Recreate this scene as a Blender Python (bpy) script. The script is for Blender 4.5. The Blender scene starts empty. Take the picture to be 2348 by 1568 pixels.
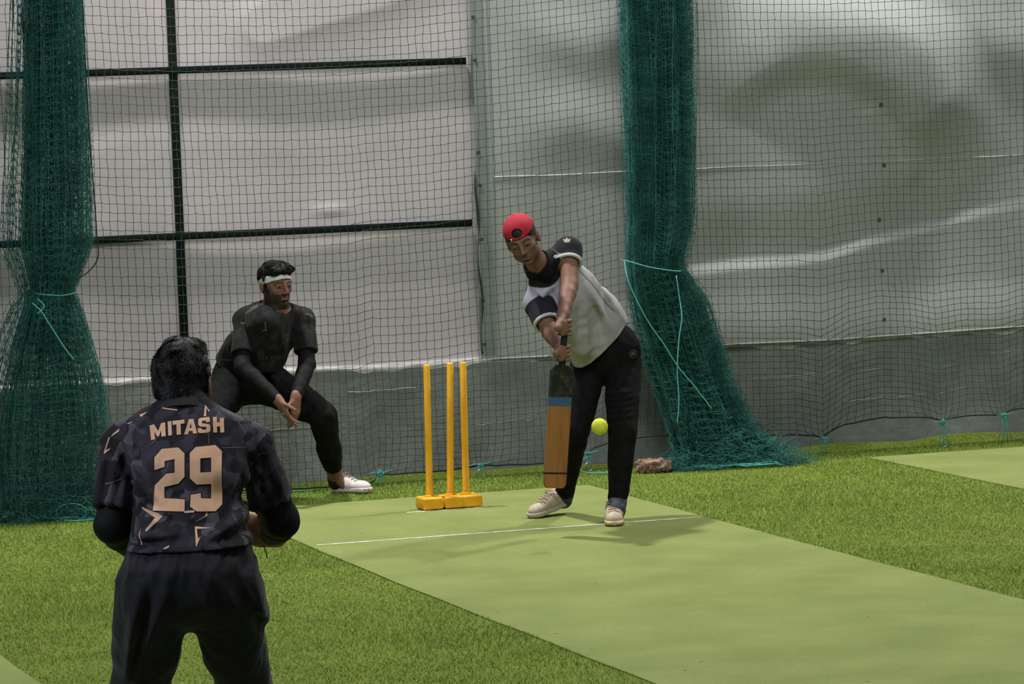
import bpy, bmesh, math, random
import numpy as np
from mathutils import Vector, Matrix
from mathutils.bvhtree import BVHTree
from mathutils.geometry import tessellate_polygon

random.seed(7)
rng = np.random.default_rng(7)
scene = bpy.context.scene
COL = scene.collection

# ------------------------------------------------------------------ camera, light, exposure
scene.view_settings.view_transform = 'Standard'
scene.view_settings.look = 'None'
scene.view_settings.gamma = 1.0
scene.view_settings.use_curve_mapping = False
scene.view_settings.exposure = 0.0

CAM_LOC = Vector((-5.5536, -18.4079, 2.0986))
CAM_F = 8372.4            # focal length in pixels of the 2348 px frame
YAW, PITCH, ROLL = 0.31159, 0.06380, -0.03629
cf = Vector((math.sin(YAW)*math.cos(PITCH), math.cos(YAW)*math.cos(PITCH), -math.sin(PITCH)))
r0 = Vector((math.cos(YAW), -math.sin(YAW), 0)); u0 = r0.cross(cf)
cr = math.cos(ROLL)*r0 + math.sin(ROLL)*u0
cu = -math.sin(ROLL)*r0 + math.cos(ROLL)*u0
cam_d = bpy.data.cameras.new('camera')
cam = bpy.data.objects.new('camera', cam_d); COL.objects.link(cam)
cam_d.sensor_fit = 'HORIZONTAL'; cam_d.sensor_width = 36.0
cam_d.lens = CAM_F/2348*36.0
cam_d.clip_start = 0.1; cam_d.clip_end = 200
M = Matrix((cr, cu, -cf)).transposed().to_4x4(); M.translation = CAM_LOC
cam.matrix_world = M
scene.camera = cam
# body axes used to pose the figures: R to the right of the hall, U up, T towards the bowler's end
R = Vector((0.9518, -0.3066, 0)); U = Vector((0, 0, 1)); T = Vector((-0.3066, -0.9518, 0))

world = bpy.data.worlds.new('world'); scene.world = world; world.use_nodes = True
wb = world.node_tree.nodes['Background']
wb.inputs[0].default_value = (0.85, 0.93, 1.0, 1); wb.inputs[1].default_value = 0.21

def area(name, loc, target, size, power, color=(1, 1, 1), size_y=None):
    l = bpy.data.lights.new(name, 'AREA'); l.energy = power; l.size = size; l.color = color
    if size_y: l.shape = 'RECTANGLE'; l.size_y = size_y
    o = bpy.data.objects.new(name, l); COL.objects.link(o)
    o.location = loc
    o.rotation_euler = (Vector(target)-Vector(loc)).to_track_quat('-Z', 'Y').to_euler()
    return o
area('ceiling_lamp', (-1.2, 0.98, 7.0), (-0.5, -0.4, 0), 0.35, 640, (1.0, 0.97, 0.93))
area('ceiling_lamp', (4.7, 1.10, 6.6), (3.0, -0.6, 0), 0.4, 420, (1.0, 0.97, 0.93))
area('ceiling_lamp', (-1.2, -8.5, 7.5), (-0.6, 0.5, 0.6), 2.5, 330, (1.0, 0.97, 0.94))
area('ceiling_lamp', (-8.0, -9.5, 5.0), (-3.4, -8.2, 1.0), 0.8, 210, (0.80, 0.86, 1.0))
area('ceiling_lamp', (1.5, -6.5, 7.0), (0.8, -5.0, 0), 2.5, 110, (1.0, 0.98, 0.92))

# ------------------------------------------------------------------ tags
def tag(o, label=None, cat=None, group=None, kind=None):
    if label: o['label'] = label
    if cat: o['category'] = cat
    if group: o['group'] = group
    if kind: o['kind'] = kind
    return o
def empty(name, loc, label, cat, group=None):
    o = bpy.data.objects.new(name, None); COL.objects.link(o); o.location = loc
    o.empty_display_size = 0.1
    return tag(o, label, cat, group)

# ------------------------------------------------------------------ materials
def mat(name, color=(.5, .5, .5), rough=0.7, spec=0.3, metal=0.0, build=None, sheen=0.0):
    m = bpy.data.materials.new(name); m.use_nodes = True
    nt = m.node_tree; b = nt.nodes['Principled BSDF']
    b.inputs['Base Color'].default_value = (*color, 1)
    b.inputs['Roughness'].default_value = rough
    b.inputs['Specular IOR Level'].default_value = spec
    b.inputs['Metallic'].default_value = metal
    if sheen: b.inputs['Sheen Weight'].default_value = sheen
    if build: build(nt, b)
    return m
def N(nt, t, **kw):
    n = nt.nodes.new(t)
    for k, v in kw.items():
        if k in n.inputs: n.inputs[k].default_value = v
        else: setattr(n, k, v)
    return n
def coords(nt, scale=(1, 1, 1)):
    tc = N(nt, 'ShaderNodeTexCoord'); mp = N(nt, 'ShaderNodeMapping')
    mp.inputs['Scale'].default_value = scale
    nt.links.new(tc.outputs['Object'], mp.inputs['Vector'])
    return mp.outputs['Vector']
def ramp(nt, fac, stops, interp='LINEAR'):
    r = N(nt, 'ShaderNodeValToRGB'); cr_ = r.color_ramp; cr_.interpolation = interp
    while len(cr_.elements) > 1: cr_.elements.remove(cr_.elements[0])
    cr_.elements[0].position = stops[0][0]; cr_.elements[0].color = (*stops[0][1], 1)
    for p, c in stops[1:]:
        e = cr_.elements.new(p); e.color = (*c, 1)
    nt.links.new(fac, r.inputs['Fac'])
    return r.outputs['Color']
def mix(nt, fac, a, b, mode='MIX'):
    m = N(nt, 'ShaderNodeMix', data_type='RGBA', blend_type=mode)
    if isinstance(fac, (int, float)): m.inputs[0].default_value = fac
    else: nt.links.new(fac, m.inputs[0])
    for s, v in ((6, a), (7, b)):
        if isinstance(v, tuple): m.inputs[s].default_value = (*v, 1)
        else: nt.links.new(v, m.inputs[s])
    return m.outputs[2]
def noise(nt, vec, scale, detail=3, rough=0.5, out='Fac'):
    n = N(nt, 'ShaderNodeTexNoise', Scale=scale, Detail=detail, Roughness=rough)
    nt.links.new(vec, n.inputs['Vector']); return n.outputs[out]
def bump(nt, b, h, strength=0.3, dist=0.01):
    n = N(nt, 'ShaderNodeBump', Strength=strength, Distance=dist)
    nt.links.new(h, n.inputs['Height']); nt.links.new(n.outputs['Normal'], b.inputs['Normal'])
def two_tone(c1, c2, scale, lo=.35, hi=.65, bstr=0.0, bscale=None, bdist=.005, sc=(1, 1, 1)):
    def f(nt, b):
        v = coords(nt, sc)
        nt.links.new(ramp(nt, noise(nt, v, scale), [(lo, c1), (hi, c2)]), b.inputs['Base Color'])
        if bstr: bump(nt, b, noise(nt, v, bscale or scale*3), bstr, bdist)
    return f
def attr_build(bscale=300, bstr=0.25, bdist=0.001, var=0.15):
    def f(nt, b):
        a = N(nt, 'ShaderNodeAttribute', attribute_name='Col')
        v = coords(nt)
        n = ramp(nt, noise(nt, v, 40), [(.3, (1-var,)*3), (.7, (1, 1, 1))])
        nt.links.new(mix(nt, 1.0, a.outputs['Color'], n, 'MULTIPLY'), b.inputs['Base Color'])
        bump(nt, b, noise(nt, v, bscale), bstr, bdist)
    return f
MAT = {}
MAT['skin'] = mat('skin', rough=.62, spec=.28, build=attr_build(250, .2, .0008, .12))
MAT['cloth_col'] = mat('printed_jersey', rough=.85, spec=.15, build=attr_build(500, .3, .0008, .08), sheen=.03)
MAT['black_cloth'] = mat('black_cloth', rough=.9, spec=.12, build=two_tone((.0035, .0036, .004), (.0065, .0065, .007), 30, bstr=.2, bscale=400, bdist=.001))
MAT['navy_cloth'] = mat('navy_cloth', rough=.8, spec=.18, build=two_tone((.0065, .006, .0095), (.010, .009, .0145), 12, bstr=.3, bscale=300, bdist=.001), sheen=.1)
MAT['arm_cloth'] = mat('compression_cloth', (.0035, .0035, .0045), .75, .18)
MAT['hair'] = mat('hair', rough=.55, spec=.3, build=two_tone((.003, .0028, .0027), (.010, .0092, .0088), 90))
MAT['eye_white'] = mat('eye_white', (.075, .065, .06), .5, .3)
MAT['iris'] = mat('iris', (.01, .006, .004), .2, .5)
MAT['band'] = mat('white_band', (.62, .62, .68), .9)
MAT['cap'] = mat('red_cap', rough=.85, build=two_tone((.30, .010, .026), (.35, .015, .032), 40, bstr=.2, bscale=500, bdist=.001))
MAT['tan_print'] = mat('tan_print', rough=.75, build=two_tone((.56, .33, .20), (.62, .38, .24), 25))
MAT['shoe_tan'] = mat('shoe_tan', rough=.7, build=two_tone((.36, .29, .20), (.46, .38, .28), 30, bstr=.2))
MAT['shoe_white'] = mat('shoe_white', rough=.6, build=two_tone((.50, .47, .45), (.6, .57, .55), 30))
MAT['sole_red'] = mat('sole_red', (.30, .09, .08), .7)
MAT['sole_yellow'] = mat('sole_yellow', (.62, .47, .10), .6)
MAT['sole_pale'] = mat('sole_pale', (.42, .36, .28), .7)
MAT['sock'] = mat('sock', (.05, .055, .075), .9)
MAT['sock_dark'] = mat('sock_dark', (.012, .010, .014), .9)
MAT['lace'] = mat('lace', (.25, .2, .16), .9)
MAT['yellow'] = mat('yellow_plastic', rough=.5, spec=.4, build=two_tone((.70, .33, .007), (.78, .40, .010), 14, bstr=.15, bscale=60))
MAT['wood'] = mat('willow', rough=.6, build=two_tone((.20, .085, .020), (.26, .115, .030), 6, sc=(6, 6, .6)))
MAT['bat_black'] = mat('bat_sticker_black', rough=.5, build=two_tone((.006, .008, .006), (.05, .055, .035), 22, .45, .7))
MAT['bat_blue'] = mat('bat_sticker_blue', (.035, .075, .16), .5)
MAT['grip'] = mat('bat_grip', (.012, .013, .012), .8)
MAT['ball'] = mat('tennis_felt', rough=.95, spec=.1, build=two_tone((.50, .56, .03), (.60, .64, .06), 200, bstr=.6, bscale=700, bdist=.002))
MAT['ball_seam'] = mat('ball_seam', (.75, .78, .5), .8)
MAT['net'] = mat('net_twine', (.042, .054, .050), .8)
MAT['net_pale'] = mat('net_twine_teal', rough=.75, spec=.3, build=two_tone((.013, .090, .080), (.036, .170, .148), 9))
MAT['cord'] = mat('teal_cord', (.08, .36, .31), .6)
MAT['rope_dark'] = mat('dark_rope', (.012, .028, .026), .8)
MAT['steel'] = mat('green_steel', rough=.65, spec=.12, build=two_tone((.0015, .0065, .005), (.003, .0105, .008), 12))
MAT['ring'] = mat('ring_steel', (.5, .5, .48), .35, metal=.9)
MAT['white_tape'] = mat('white_tape', rough=.7, build=two_tone((.60, .62, .52), (.80, .80, .76), 30, .35, .5))
def rock_b(nt, b):
    v = coords(nt, (1, 1, 1))
    nt.links.new(ramp(nt, noise(nt, v, 22, 6), [(.3, (.06, .035, .025)), (.55, (.22, .13, .09)), (.75, (.38, .27, .2))]), b.inputs['Base Color'])
    bump(nt, b, noise(nt, v, 40, 6), .6, .01)
MAT['rock'] = mat('brick_lump', rough=.9, build=rock_b)

# ------------------------------------------------------------------ mesh helpers
def mesh_obj(name, V, Fc, m, parent=None, smooth=True, colors=None):
    me = bpy.data.meshes.new(name)
    V = np.asarray(V, dtype=np.float64)
    if isinstance(Fc, np.ndarray): Fc = [Fc]
    if len(Fc) and isinstance(Fc[0], np.ndarray):
        tot = sum(f.size for f in Fc)
        me.vertices.add(len(V)); me.vertices.foreach_set('co', V.astype(np.float32).ravel())
        me.loops.add(tot); me.loops.foreach_set('vertex_index', np.concatenate([f.ravel() for f in Fc]).astype(np.int32))
        sizes = np.concatenate([np.full(len(f), f.shape[1]) for f in Fc])
        me.polygons.add(len(sizes)); me.polygons.foreach_set('loop_start', np.concatenate([[0], np.cumsum(sizes)[:-1]]).astype(np.int32))
        me.update(calc_edges=True); me.validate()
    else:
        me.from_pydata([tuple(v) for v in V], [], [tuple(int(i) for i in f) for f in Fc])
    if colors is not None:
        ca = me.color_attributes.new('Col', 'FLOAT_COLOR', 'POINT')
        c4 = np.ones((len(V), 4), np.float32); c4[:, :3] = colors
        ca.data.foreach_set('color', c4.ravel())
    if smooth: me.polygons.foreach_set('use_smooth', np.ones(len(me.polygons), bool))
    me.update()
    if m is not None: me.materials.append(m)
    o = bpy.data.objects.new(name, me); COL.objects.link(o)
    if parent is not None:
        o.parent = parent
        o.matrix_parent_inverse = parent_world(parent).inverted()
    return o
def parent_world(o):
    m = Matrix.LocRotScale(o.location, o.rotation_euler, o.scale)
    if o.parent is not None: m = parent_world(o.parent) @ o.matrix_parent_inverse @ m
    return m

class MB:
    """collects shapes into one mesh"""
    def __init__(s): s.v = []; s.f = []
    def add(s, V, Fc):
        k = len(s.v); s.v += [tuple(x) for x in V]; s.f += [tuple(i+k for i in f) for f in Fc]
    def box(s, c, d, rot=None, bev=0.0):
        bm = bmesh.new(); bmesh.ops.create_cube(bm, size=1)
        for v in bm.verts: v.co = Vector((v.co.x*d[0], v.co.y*d[1], v.co.z*d[2]))
        if bev: bmesh.ops.bevel(bm, geom=bm.edges[:]+bm.verts[:], offset=bev, segments=3, profile=.5, affect='EDGES')
        for v in bm.verts:
            if rot: v.co = rot @ v.co
            v.co += Vector(c)
        bm.verts.index_update()
        s.add([v.co for v in bm.verts], [[v.index for v in f.verts] for f in bm.faces]); bm.free()
    def tube(s, pts, r, n=8, closed=False, cap=True):
        P = [Vector(p) for p in pts]; k = len(P)
        rs = r if isinstance(r, (list, tuple)) else [r]*k
        t0 = (P[1]-P[0]).normalized()
        a = t0.orthogonal().normalized()
        V = []
        for i in range(k):
            if closed: t = (P[(i+1) % k]-P[i-1]).normalized()
            else: t = (P[min(i+1, k-1)]-P[max(i-1, 0)]).normalized()
            a = (a-t*a.dot(t)); a = a.normalized() if a.length > 1e-6 else t.orthogonal().normalized()
            b = t.cross(a)
            for j in range(n):
                an = 2*math.pi*j/n
                V.append(P[i]+(a*math.cos(an)+b*math.sin(an))*rs[i])
        Fc = []
        for i in range(k if closed else k-1):
            for j in range(n):
                i2 = (i+1) % k
                Fc.append((i*n+j, i*n+(j+1) % n, i2*n+(j+1) % n, i2*n+j))
        if cap and not closed:
            Fc.append(tuple(range(n-1, -1, -1))); Fc.append(tuple((k-1)*n+j for j in range(n)))
        s.add(V, Fc)
    def lathe(s, prof, c, axis=None, n=28):
        """prof: list of (radius, height)"""
        V = []; Fc = []
        q = Vector((0, 0, 1)).rotation_difference(Vector(axis)) if axis is not None else None
        for r_, h in prof:
            for j in range(n):
                an = 2*math.pi*j/n; p = Vector((r_*math.cos(an), r_*math.sin(an), h))
                V.append((q @ p if q else p)+Vector(c))
        k = len(prof)
        for i in range(k-1):
            for j in range(n): Fc.append((i*n+j, i*n+(j+1) % n, (i+1)*n+(j+1) % n, (i+1)*n+j))
        Fc.append(tuple(range(n-1, -1, -1))); Fc.append(tuple((k-1)*n+j for j in range(n)))
        s.add(V, Fc)
    def build(s, name, m, parent=None, smooth=True):
        return mesh_obj(name, s.v, s.f, m, parent, smooth)

def struts(A, B, r, n=3):
    """numpy: one thin prism per segment A[i]->B[i]; returns V, quads"""
    A = np.asarray(A, float); B = np.asarray(B, float)
    d = B-A; L = np.linalg.norm(d, axis=1, keepdims=True); d = d/np.maximum(L, 1e-9)
    ref = np.where(np.abs(d[:, 2:3]) < .8, np.array([[0, 0, 1.]]), np.array([[1., 0, 0]]))
    a = np.cross(d, ref); a /= np.linalg.norm(a, axis=1, keepdims=True); b = np.cross(d, a)
    V = []; 
    for P in (A, B):
        for j in range(n):
            an = 2*math.pi*j/n
            V.append(P+(a*math.cos(an)+b*math.sin(an))*r)
    V = np.stack(V, 1).reshape(-1, 3)
    k = len(A); base = np.arange(k)[:, None]*2*n
    Q = np.concatenate([base+np.array([[j, (j+1) % n, n+(j+1) % n, n+j]]) for j in range(n)], 0)
    return V, Q
def knots(P, r):
    P = np.asarray(P, float); o = np.array([[1, 0, 0], [0, 1, 0], [-1, 0, 0], [0, -1, 0], [0, 0, 1], [0, 0, -1]])*r
    V = (P[:, None, :]+o[None]).reshape(-1, 3)
    f = np.array([[0, 1, 4, 4], [1, 2, 4, 4], [2, 3, 4, 4], [3, 0, 4, 4], [1, 0, 5, 5], [2, 1, 5, 5], [3, 2, 5, 5], [0, 3, 5, 5]])[:, :3]
    return V, (np.arange(len(P))[:, None, None]*6+f[None]).reshape(-1, 3)

# ------------------------------------------------------------------ signed-distance modelling
def npv(v): return np.array([v[0], v[1], v[2]], float)
def unit(v): v = npv(v); return v/np.linalg.norm(v)
def axis_coords(lo, hi, h, fine=()):
    xs = [lo]
    while xs[-1] < hi:
        x = xs[-1]; st = h
        for a, b, hf in fine:
            if a <= x < b: st = min(st, hf)
            elif a-h < x < a: st = min(st, max(a-x, hf))
        xs.append(x+st)
    return np.array(xs)
class Field:
    def __init__(s, lo, hi, h, fine=()):
        """fine: list of (centre, half, step) boxes"""
        s.ax = []
        for i in range(3):
            s.ax.append(axis_coords(lo[i], hi[i], h, [(c[i]-hw, c[i]+hw, st) for c, hw, st in fine]))
        s.F = np.full([len(a) for a in s.ax], 9.0, np.float32)
    def sl(s, lo, hi):
        sl = []
        for i in range(3):
            a = np.searchsorted(s.ax[i], lo[i]); b = np.searchsorted(s.ax[i], hi[i])
            sl.append(slice(max(a-1, 0), b+1))
        return tuple(sl)
    def pts(s, sl):
        return (s.ax[0][sl[0]][:, None, None].astype(np.float32), s.ax[1][sl[1]][None, :, None].astype(np.float32), s.ax[2][sl[2]][None, None, :].astype(np.float32))
    def comb(s, sl, d, k, op='u'):
        F = s.F[sl]
        if F.size == 0: return
        if op == 'u':
            h = np.maximum(k-np.abs(F-d), 0)/max(k, 1e-6); s.F[sl] = np.minimum(F, d)-h*h*k*.25
        elif op == 's':
            e = -d; h = np.maximum(k-np.abs(F-e), 0)/max(k, 1e-6); s.F[sl] = np.maximum(F, e)+h*h*k*.25
        elif op == 'i':
            h = np.maximum(k-np.abs(F-d), 0)/max(k, 1e-6); s.F[sl] = np.maximum(F, d)+h*h*k*.25
    def ell(s, c, r, ax=None, k=.01, op='u', p=2.0):
        c = npv(c); r = npv(r); m = r.max()+k*1.5+.02
        if op == 's': m = r.max()+.03
        sl = s.sl(c-m, c+m); X, Y, Z = s.pts(sl); X = X-c[0]; Y = Y-c[1]; Z = Z-c[2]
        if ax is None: ax = np.eye(3)
        q = [X*a[0]+Y*a[1]+Z*a[2] for a in ax]
        k0 = sum(np.abs(qq/rr)**p for qq, rr in zip(q, r))**(1/p)
        k1 = np.sqrt(sum((qq/rr**2)**2 for qq, rr in zip(q, r)))+1e-6
        d = (k0-1)*k0/k1 if p == 2.0 else (k0-1)*min(r)
        s.comb(sl, d.astype(np.float32), k, op)
    def cone(s, a, b, ra, rb, k=.015, op='u', w=1.0, right=None, flat_a=1.0):
        """tapered capsule; with right given the section is an ellipse of half-widths ra,rb (along right) and ra*w, rb*w"""
        a = npv(a); b = npv(b); d = b-a; L = np.linalg.norm(d); t_ = d/max(L, 1e-9)
        m = max(ra, rb)*max(1, w)+k*1.5+.02
        sl = s.sl(np.minimum(a, b)-m, np.maximum(a, b)+m); X, Y, Z = s.pts(sl)
        X = X-a[0]; Y = Y-a[1]; Z = Z-a[2]
        h = X*t_[0]+Y*t_[1]+Z*t_[2]; hc = np.clip(h, 0, L); rr = ra+(rb-ra)*hc/max(L, 1e-9)
        ez = (h-hc)
        if right is None:
            qx = X-t_[0]*h; qy = Y-t_[1]*h; qz = Z-t_[2]*h
            dd = np.sqrt(qx*qx+qy*qy+qz*qz+ez*ez)-rr
        else:
            x = npv(right); x = x-t_*(x@t_); x /= np.linalg.norm(x); y = np.cross(t_, x)
            qx = X*x[0]+Y*x[1]+Z*x[2]; qy = X*y[0]+Y*y[1]+Z*y[2]
            ww = rr*w; mn = np.minimum(rr, ww)
            dd = (np.sqrt((qx/rr)**2+(qy/ww)**2+(ez/mn)**2)-1)*mn
        s.comb(sl, dd.astype(np.float32), k, op)
    def chain(s, P, Rr, k=.015, w=1.0, right=None, kin=.008):
        for i in range(len(P)-1):
            wi = w[i] if isinstance(w, (list, tuple)) else w
            s.cone(P[i], P[i+1], Rr[i], Rr[i+1], k=kin if i else k, w=wi, right=right)
    def cut(s, c, n, rad=9.0, axis=None):
        """remove what lies beyond the plane (c, n) within rad of c"""
        c = npv(c); n = unit(n)
        sl = s.sl(c-rad, c+rad); X, Y, Z = s.pts(sl)
        X = X-c[0]; Y = Y-c[1]; Z = Z-c[2]
        d = X*n[0]+Y*n[1]+Z*n[2]
        if rad < 5:
            r2 = np.sqrt(X*X+Y*Y+Z*Z)
            if axis is not None: r2 = np.maximum(r2*.6, np.sqrt(np.maximum(X*X+Y*Y+Z*Z-d*d, 0)))
            d = np.where(r2 < rad, d, -9.0)
        F = s.F[sl]; s.F[sl] = np.maximum(F, d.astype(np.float32))
    def hollow(s, c, n, depth=.03, wall=.006, rad=9.0):
        """open the garment at a hem: carve its inside near the plane (c, n)"""
        c = npv(c); n = unit(n)
        sl = s.sl(c-rad, c+rad); X, Y, Z = s.pts(sl)
        X = X-c[0]; Y = Y-c[1]; Z = Z-c[2]
        d = X*n[0]+Y*n[1]+Z*n[2]
        inner = np.maximum(s.F0[sl]+wall, -(d+depth))
        if rad < 5: inner = np.where(np.sqrt(X*X+Y*Y+Z*Z) < rad, inner, 9.0)
        s.F[sl] = np.maximum(s.F[sl], -inner.astype(np.float32))
    def fold(s, a, b, amp, sig):
        """a crease running from a to b, felt on the cloth surface that faces the bowler's end"""
        amp = amp*2.0; sig = sig*.85
        a = npv(a); b = npv(b); m = sig*3.2; tt = npv(T); e = tt*.22
        lo = np.minimum(np.minimum(a, b)-m, np.minimum(a, b)-m+e); lo = np.minimum(lo, np.minimum(a, b)-m-e); hi = np.maximum(np.maximum(a, b)+m, np.maximum(a, b)+m+e); hi = np.maximum(hi, np.maximum(a, b)+m-e)
        sl = s.sl(lo, hi); X, Y, Z = s.pts(sl)
        X = X-a[0]; Y = Y-a[1]; Z = Z-a[2]
        h = X*tt[0]+Y*tt[1]+Z*tt[2]; X = X-h*tt[0]; Y = Y-h*tt[1]; Z = Z-h*tt[2]
        d = b-a; d = d-tt*(d@tt); L2 = d@d
        t = np.clip((X*d[0]+Y*d[1]+Z*d[2])/L2, 0, 1)
        q = (X-t*d[0])**2+(Y-t*d[1])**2+(Z-t*d[2])**2
        taper = np.sin(np.pi*np.clip(t, .04, .96))**.7
        s.F[sl] -= (amp*np.exp(-q/(2*sig*sig))*taper*np.exp(-np.abs(h)/.6)).astype(np.float32)
    def ripple(s, amp, freq, seed=0, lo=None, hi=None, aniso=(1, 1, 1)):
        lo = lo if lo is not None else [a[0] for a in s.ax]; hi = hi if hi is not None else [a[-1] for a in s.ax]
        sl = s.sl(lo, hi); X, Y, Z = s.pts(sl)
        s.F[sl] += (amp*np_noise(X*aniso[0], Y*aniso[1], Z*aniso[2], freq, seed)).astype(np.float32)
    def sleeve(s, a, b, r0, r1, k=.015, wall=.010):
        """union with a cuffed tube from a to b"""
        G_ = Field.__new__(Field); G_.ax = s.ax; G_.F = np.full(s.F.shape, 9.0, np.float32)
        a = npv(a); b = npv(b); n = unit(b-a)
        G_.cone(a, b+n*.02, r0, r1, k=.001); G_.F0 = G_.F.copy()
        G_.cut(b, n); G_.hollow(b, n, .018, wall+.006, .12)
        sl = s.sl(np.minimum(a, b)-.14, np.maximum(a, b)+.14)
        s.comb(sl, G_.F[sl], k, 'u')
    def surface(s):
        F = s.F; ax = s.ax
        ins = F < 0
        n0, n1, n2 = F.shape
        c = np.zeros((n0-1, n1-1, n2-1), np.int8)
        for dx in (0, 1):
            for dy in (0, 1):
                for dz in (0, 1): c += ins[dx:n0-1+dx, dy:n1-1+dy, dz:n2-1+dz]
        act = (c > 0) & (c < 8)
        I, J_, K = np.nonzero(act)
        idx = np.full(act.shape, -1, np.int64); idx[I, J_, K] = np.arange(len(I))
        acc = np.zeros((len(I), 3)); cnt = np.zeros(len(I))
        cor = [(a, b, c_) for a in (0, 1) for b in (0, 1) for c_ in (0, 1)]
        for p in cor:
            for d in range(3):
                if p[d]: continue
                q = list(p); q[d] = 1
                fa = F[I+p[0], J_+p[1], K+p[2]]; fb = F[I+q[0], J_+q[1], K+q[2]]
                m = (fa < 0) != (fb < 0)
                t = fa/np.where(m, fa-fb, 1)
                A = np.stack([ax[0][I+p[0]], ax[1][J_+p[1]], ax[2][K+p[2]]], 1)
                B = np.stack([ax[0][I+q[0]], ax[1][J_+q[1]], ax[2][K+q[2]]], 1)
                acc[m] += (A+(B-A)*t[:, None])[m]; cnt[m] += 1
        V = acc/np.maximum(cnt, 1)[:, None]
        Q = []
        for d in range(3):
            a = ins; sh = [slice(None)]*3; sh2 = [slice(None)]*3
            sh[d] = slice(0, -1); sh2[d] = slice(1, None)
            e1, e2 = [x for x in range(3) if x != d]
            s1 = a[tuple(sh)]; s2 = a[tuple(sh2)]
            ch = s1 != s2
            g = np.nonzero(ch); g = [x.copy() for x in g]
            ok = (g[e1] > 0) & (g[e2] > 0) & (g[e1] < F.shape[e1]-1) & (g[e2] < F.shape[e2]-1)
            g = [x[ok] for x in g]
            def cell(o1, o2):
                h = [x for x in g]; h[e1] = g[e1]+o1; h[e2] = g[e2]+o2
                return idx[h[0], h[1], h[2]]
            q = np.stack([cell(-1, -1), cell(0, -1), cell(0, 0), cell(-1, 0)], 1)
            flip = s1[g[0], g[1], g[2]]
            if d == 1: flip = ~flip
            q[~flip] = q[~flip][:, ::-1]
            Q.append(q)
        Q = np.concatenate(Q, 0)
        return V, Q
def np_noise(X, Y, Z, freq, seed=0):
    rg = np.random.default_rng(seed+11); out = 0
    for i in range(7):
        d = rg.normal(size=3); d /= np.linalg.norm(d); f = freq*(.6+.9*rg.random()); ph = rg.random()*6.28
        d2 = rg.normal(size=3)*freq*.35; ph2 = rg.random()*6.28
        out = out+np.sin(2*np.pi*f*(X*d[0]+Y*d[1]+Z*d[2])+ph+1.4*np.sin(2*np.pi*(X*d2[0]+Y*d2[1]+Z*d2[2])+ph2))
    return out/3.5
def smooth_mesh(V, Q, it=1, lam=.5):
    n = len(V)
    E = np.concatenate([Q[:, [0, 1]], Q[:, [1, 2]], Q[:, [2, 3]], Q[:, [3, 0]]], 0)
    for _ in range(it):
        acc = np.zeros_like(V); c = np.bincount(E[:, 0], minlength=n).astype(float)+np.bincount(E[:, 1], minlength=n)
        for k in range(3):
            acc[:, k] = np.bincount(E[:, 0], V[E[:, 1], k], n)+np.bincount(E[:, 1], V[E[:, 0], k], n)
        V = V+lam*(acc/np.maximum(c, 1)[:, None]-V)
    return V
def field_obj(F, name, m, parent, colorfn=None, it=1):
    V, Q = F.surface(); V = smooth_mesh(V, Q, it)
    cols = None if colorfn is None else colorfn(V)
    return mesh_obj(name, V, Q, m, parent, True, cols)
def strands(V, Q, n, length, comb, width=.0006, seed=1, zmin=-9):
    """short tapered hairs standing on a surface; comb = way they lie"""
    rg = np.random.default_rng(seed)
    f = Q[rg.integers(0, len(Q), n)]; w = rg.dirichlet((1, 1, 1, 1), n)
    P = sum(V[f[:, i]]*w[:, i:i+1] for i in range(4))
    nr = np.cross(V[f[:, 2]]-V[f[:, 0]], V[f[:, 3]]-V[f[:, 1]]); nr /= np.maximum(np.linalg.norm(nr, axis=1, keepdims=True), 1e-9)
    swirl = np.stack([np_noise(P[:, 0], P[:, 1], P[:, 2], 16, seed+i) for i in range(3)], 1)
    d = nr*.38+npv(comb)*.6+swirl*.65+rg.normal(0, .20, P.shape)
    d -= nr*np.minimum((d*nr).sum(1, keepdims=True)-.12, 0); d /= np.linalg.norm(d, axis=1, keepdims=True)
    L = length*rg.uniform(.55, 1.2, (n, 1)); s = np.cross(d, nr+.01); s /= np.linalg.norm(s, axis=1, keepdims=True)
    m = P+d*L*.5; e = m+(d*.8-nr*.35)*L*.55
    X = np.stack([P-s*width*1.3-nr*.001, P+s*width*1.3-nr*.001, m+s*width, m-s*width, e], 1).reshape(-1, 3)
    b = np.arange(n)[:, None]*5
    return X, b+np.array([[0, 1, 2, 3]]), b+np.array([[3, 2, 4]])
def hair_obj(F, parent, n, length, comb, seed=1):
    V, Q = F.surface(); V = smooth_mesh(V, Q, 1)
    X, q4, t3 = strands(V, Q, n, length, comb, seed=seed)
    k = len(V)
    return mesh_obj('hair', np.concatenate([V, X]), [Q, q4+k, t3+k], MAT['hair'], parent, True)
def sstep(a, b, x): t = np.clip((x-a)/(b-a), 0, 1); return t*t*(3-2*t)

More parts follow.
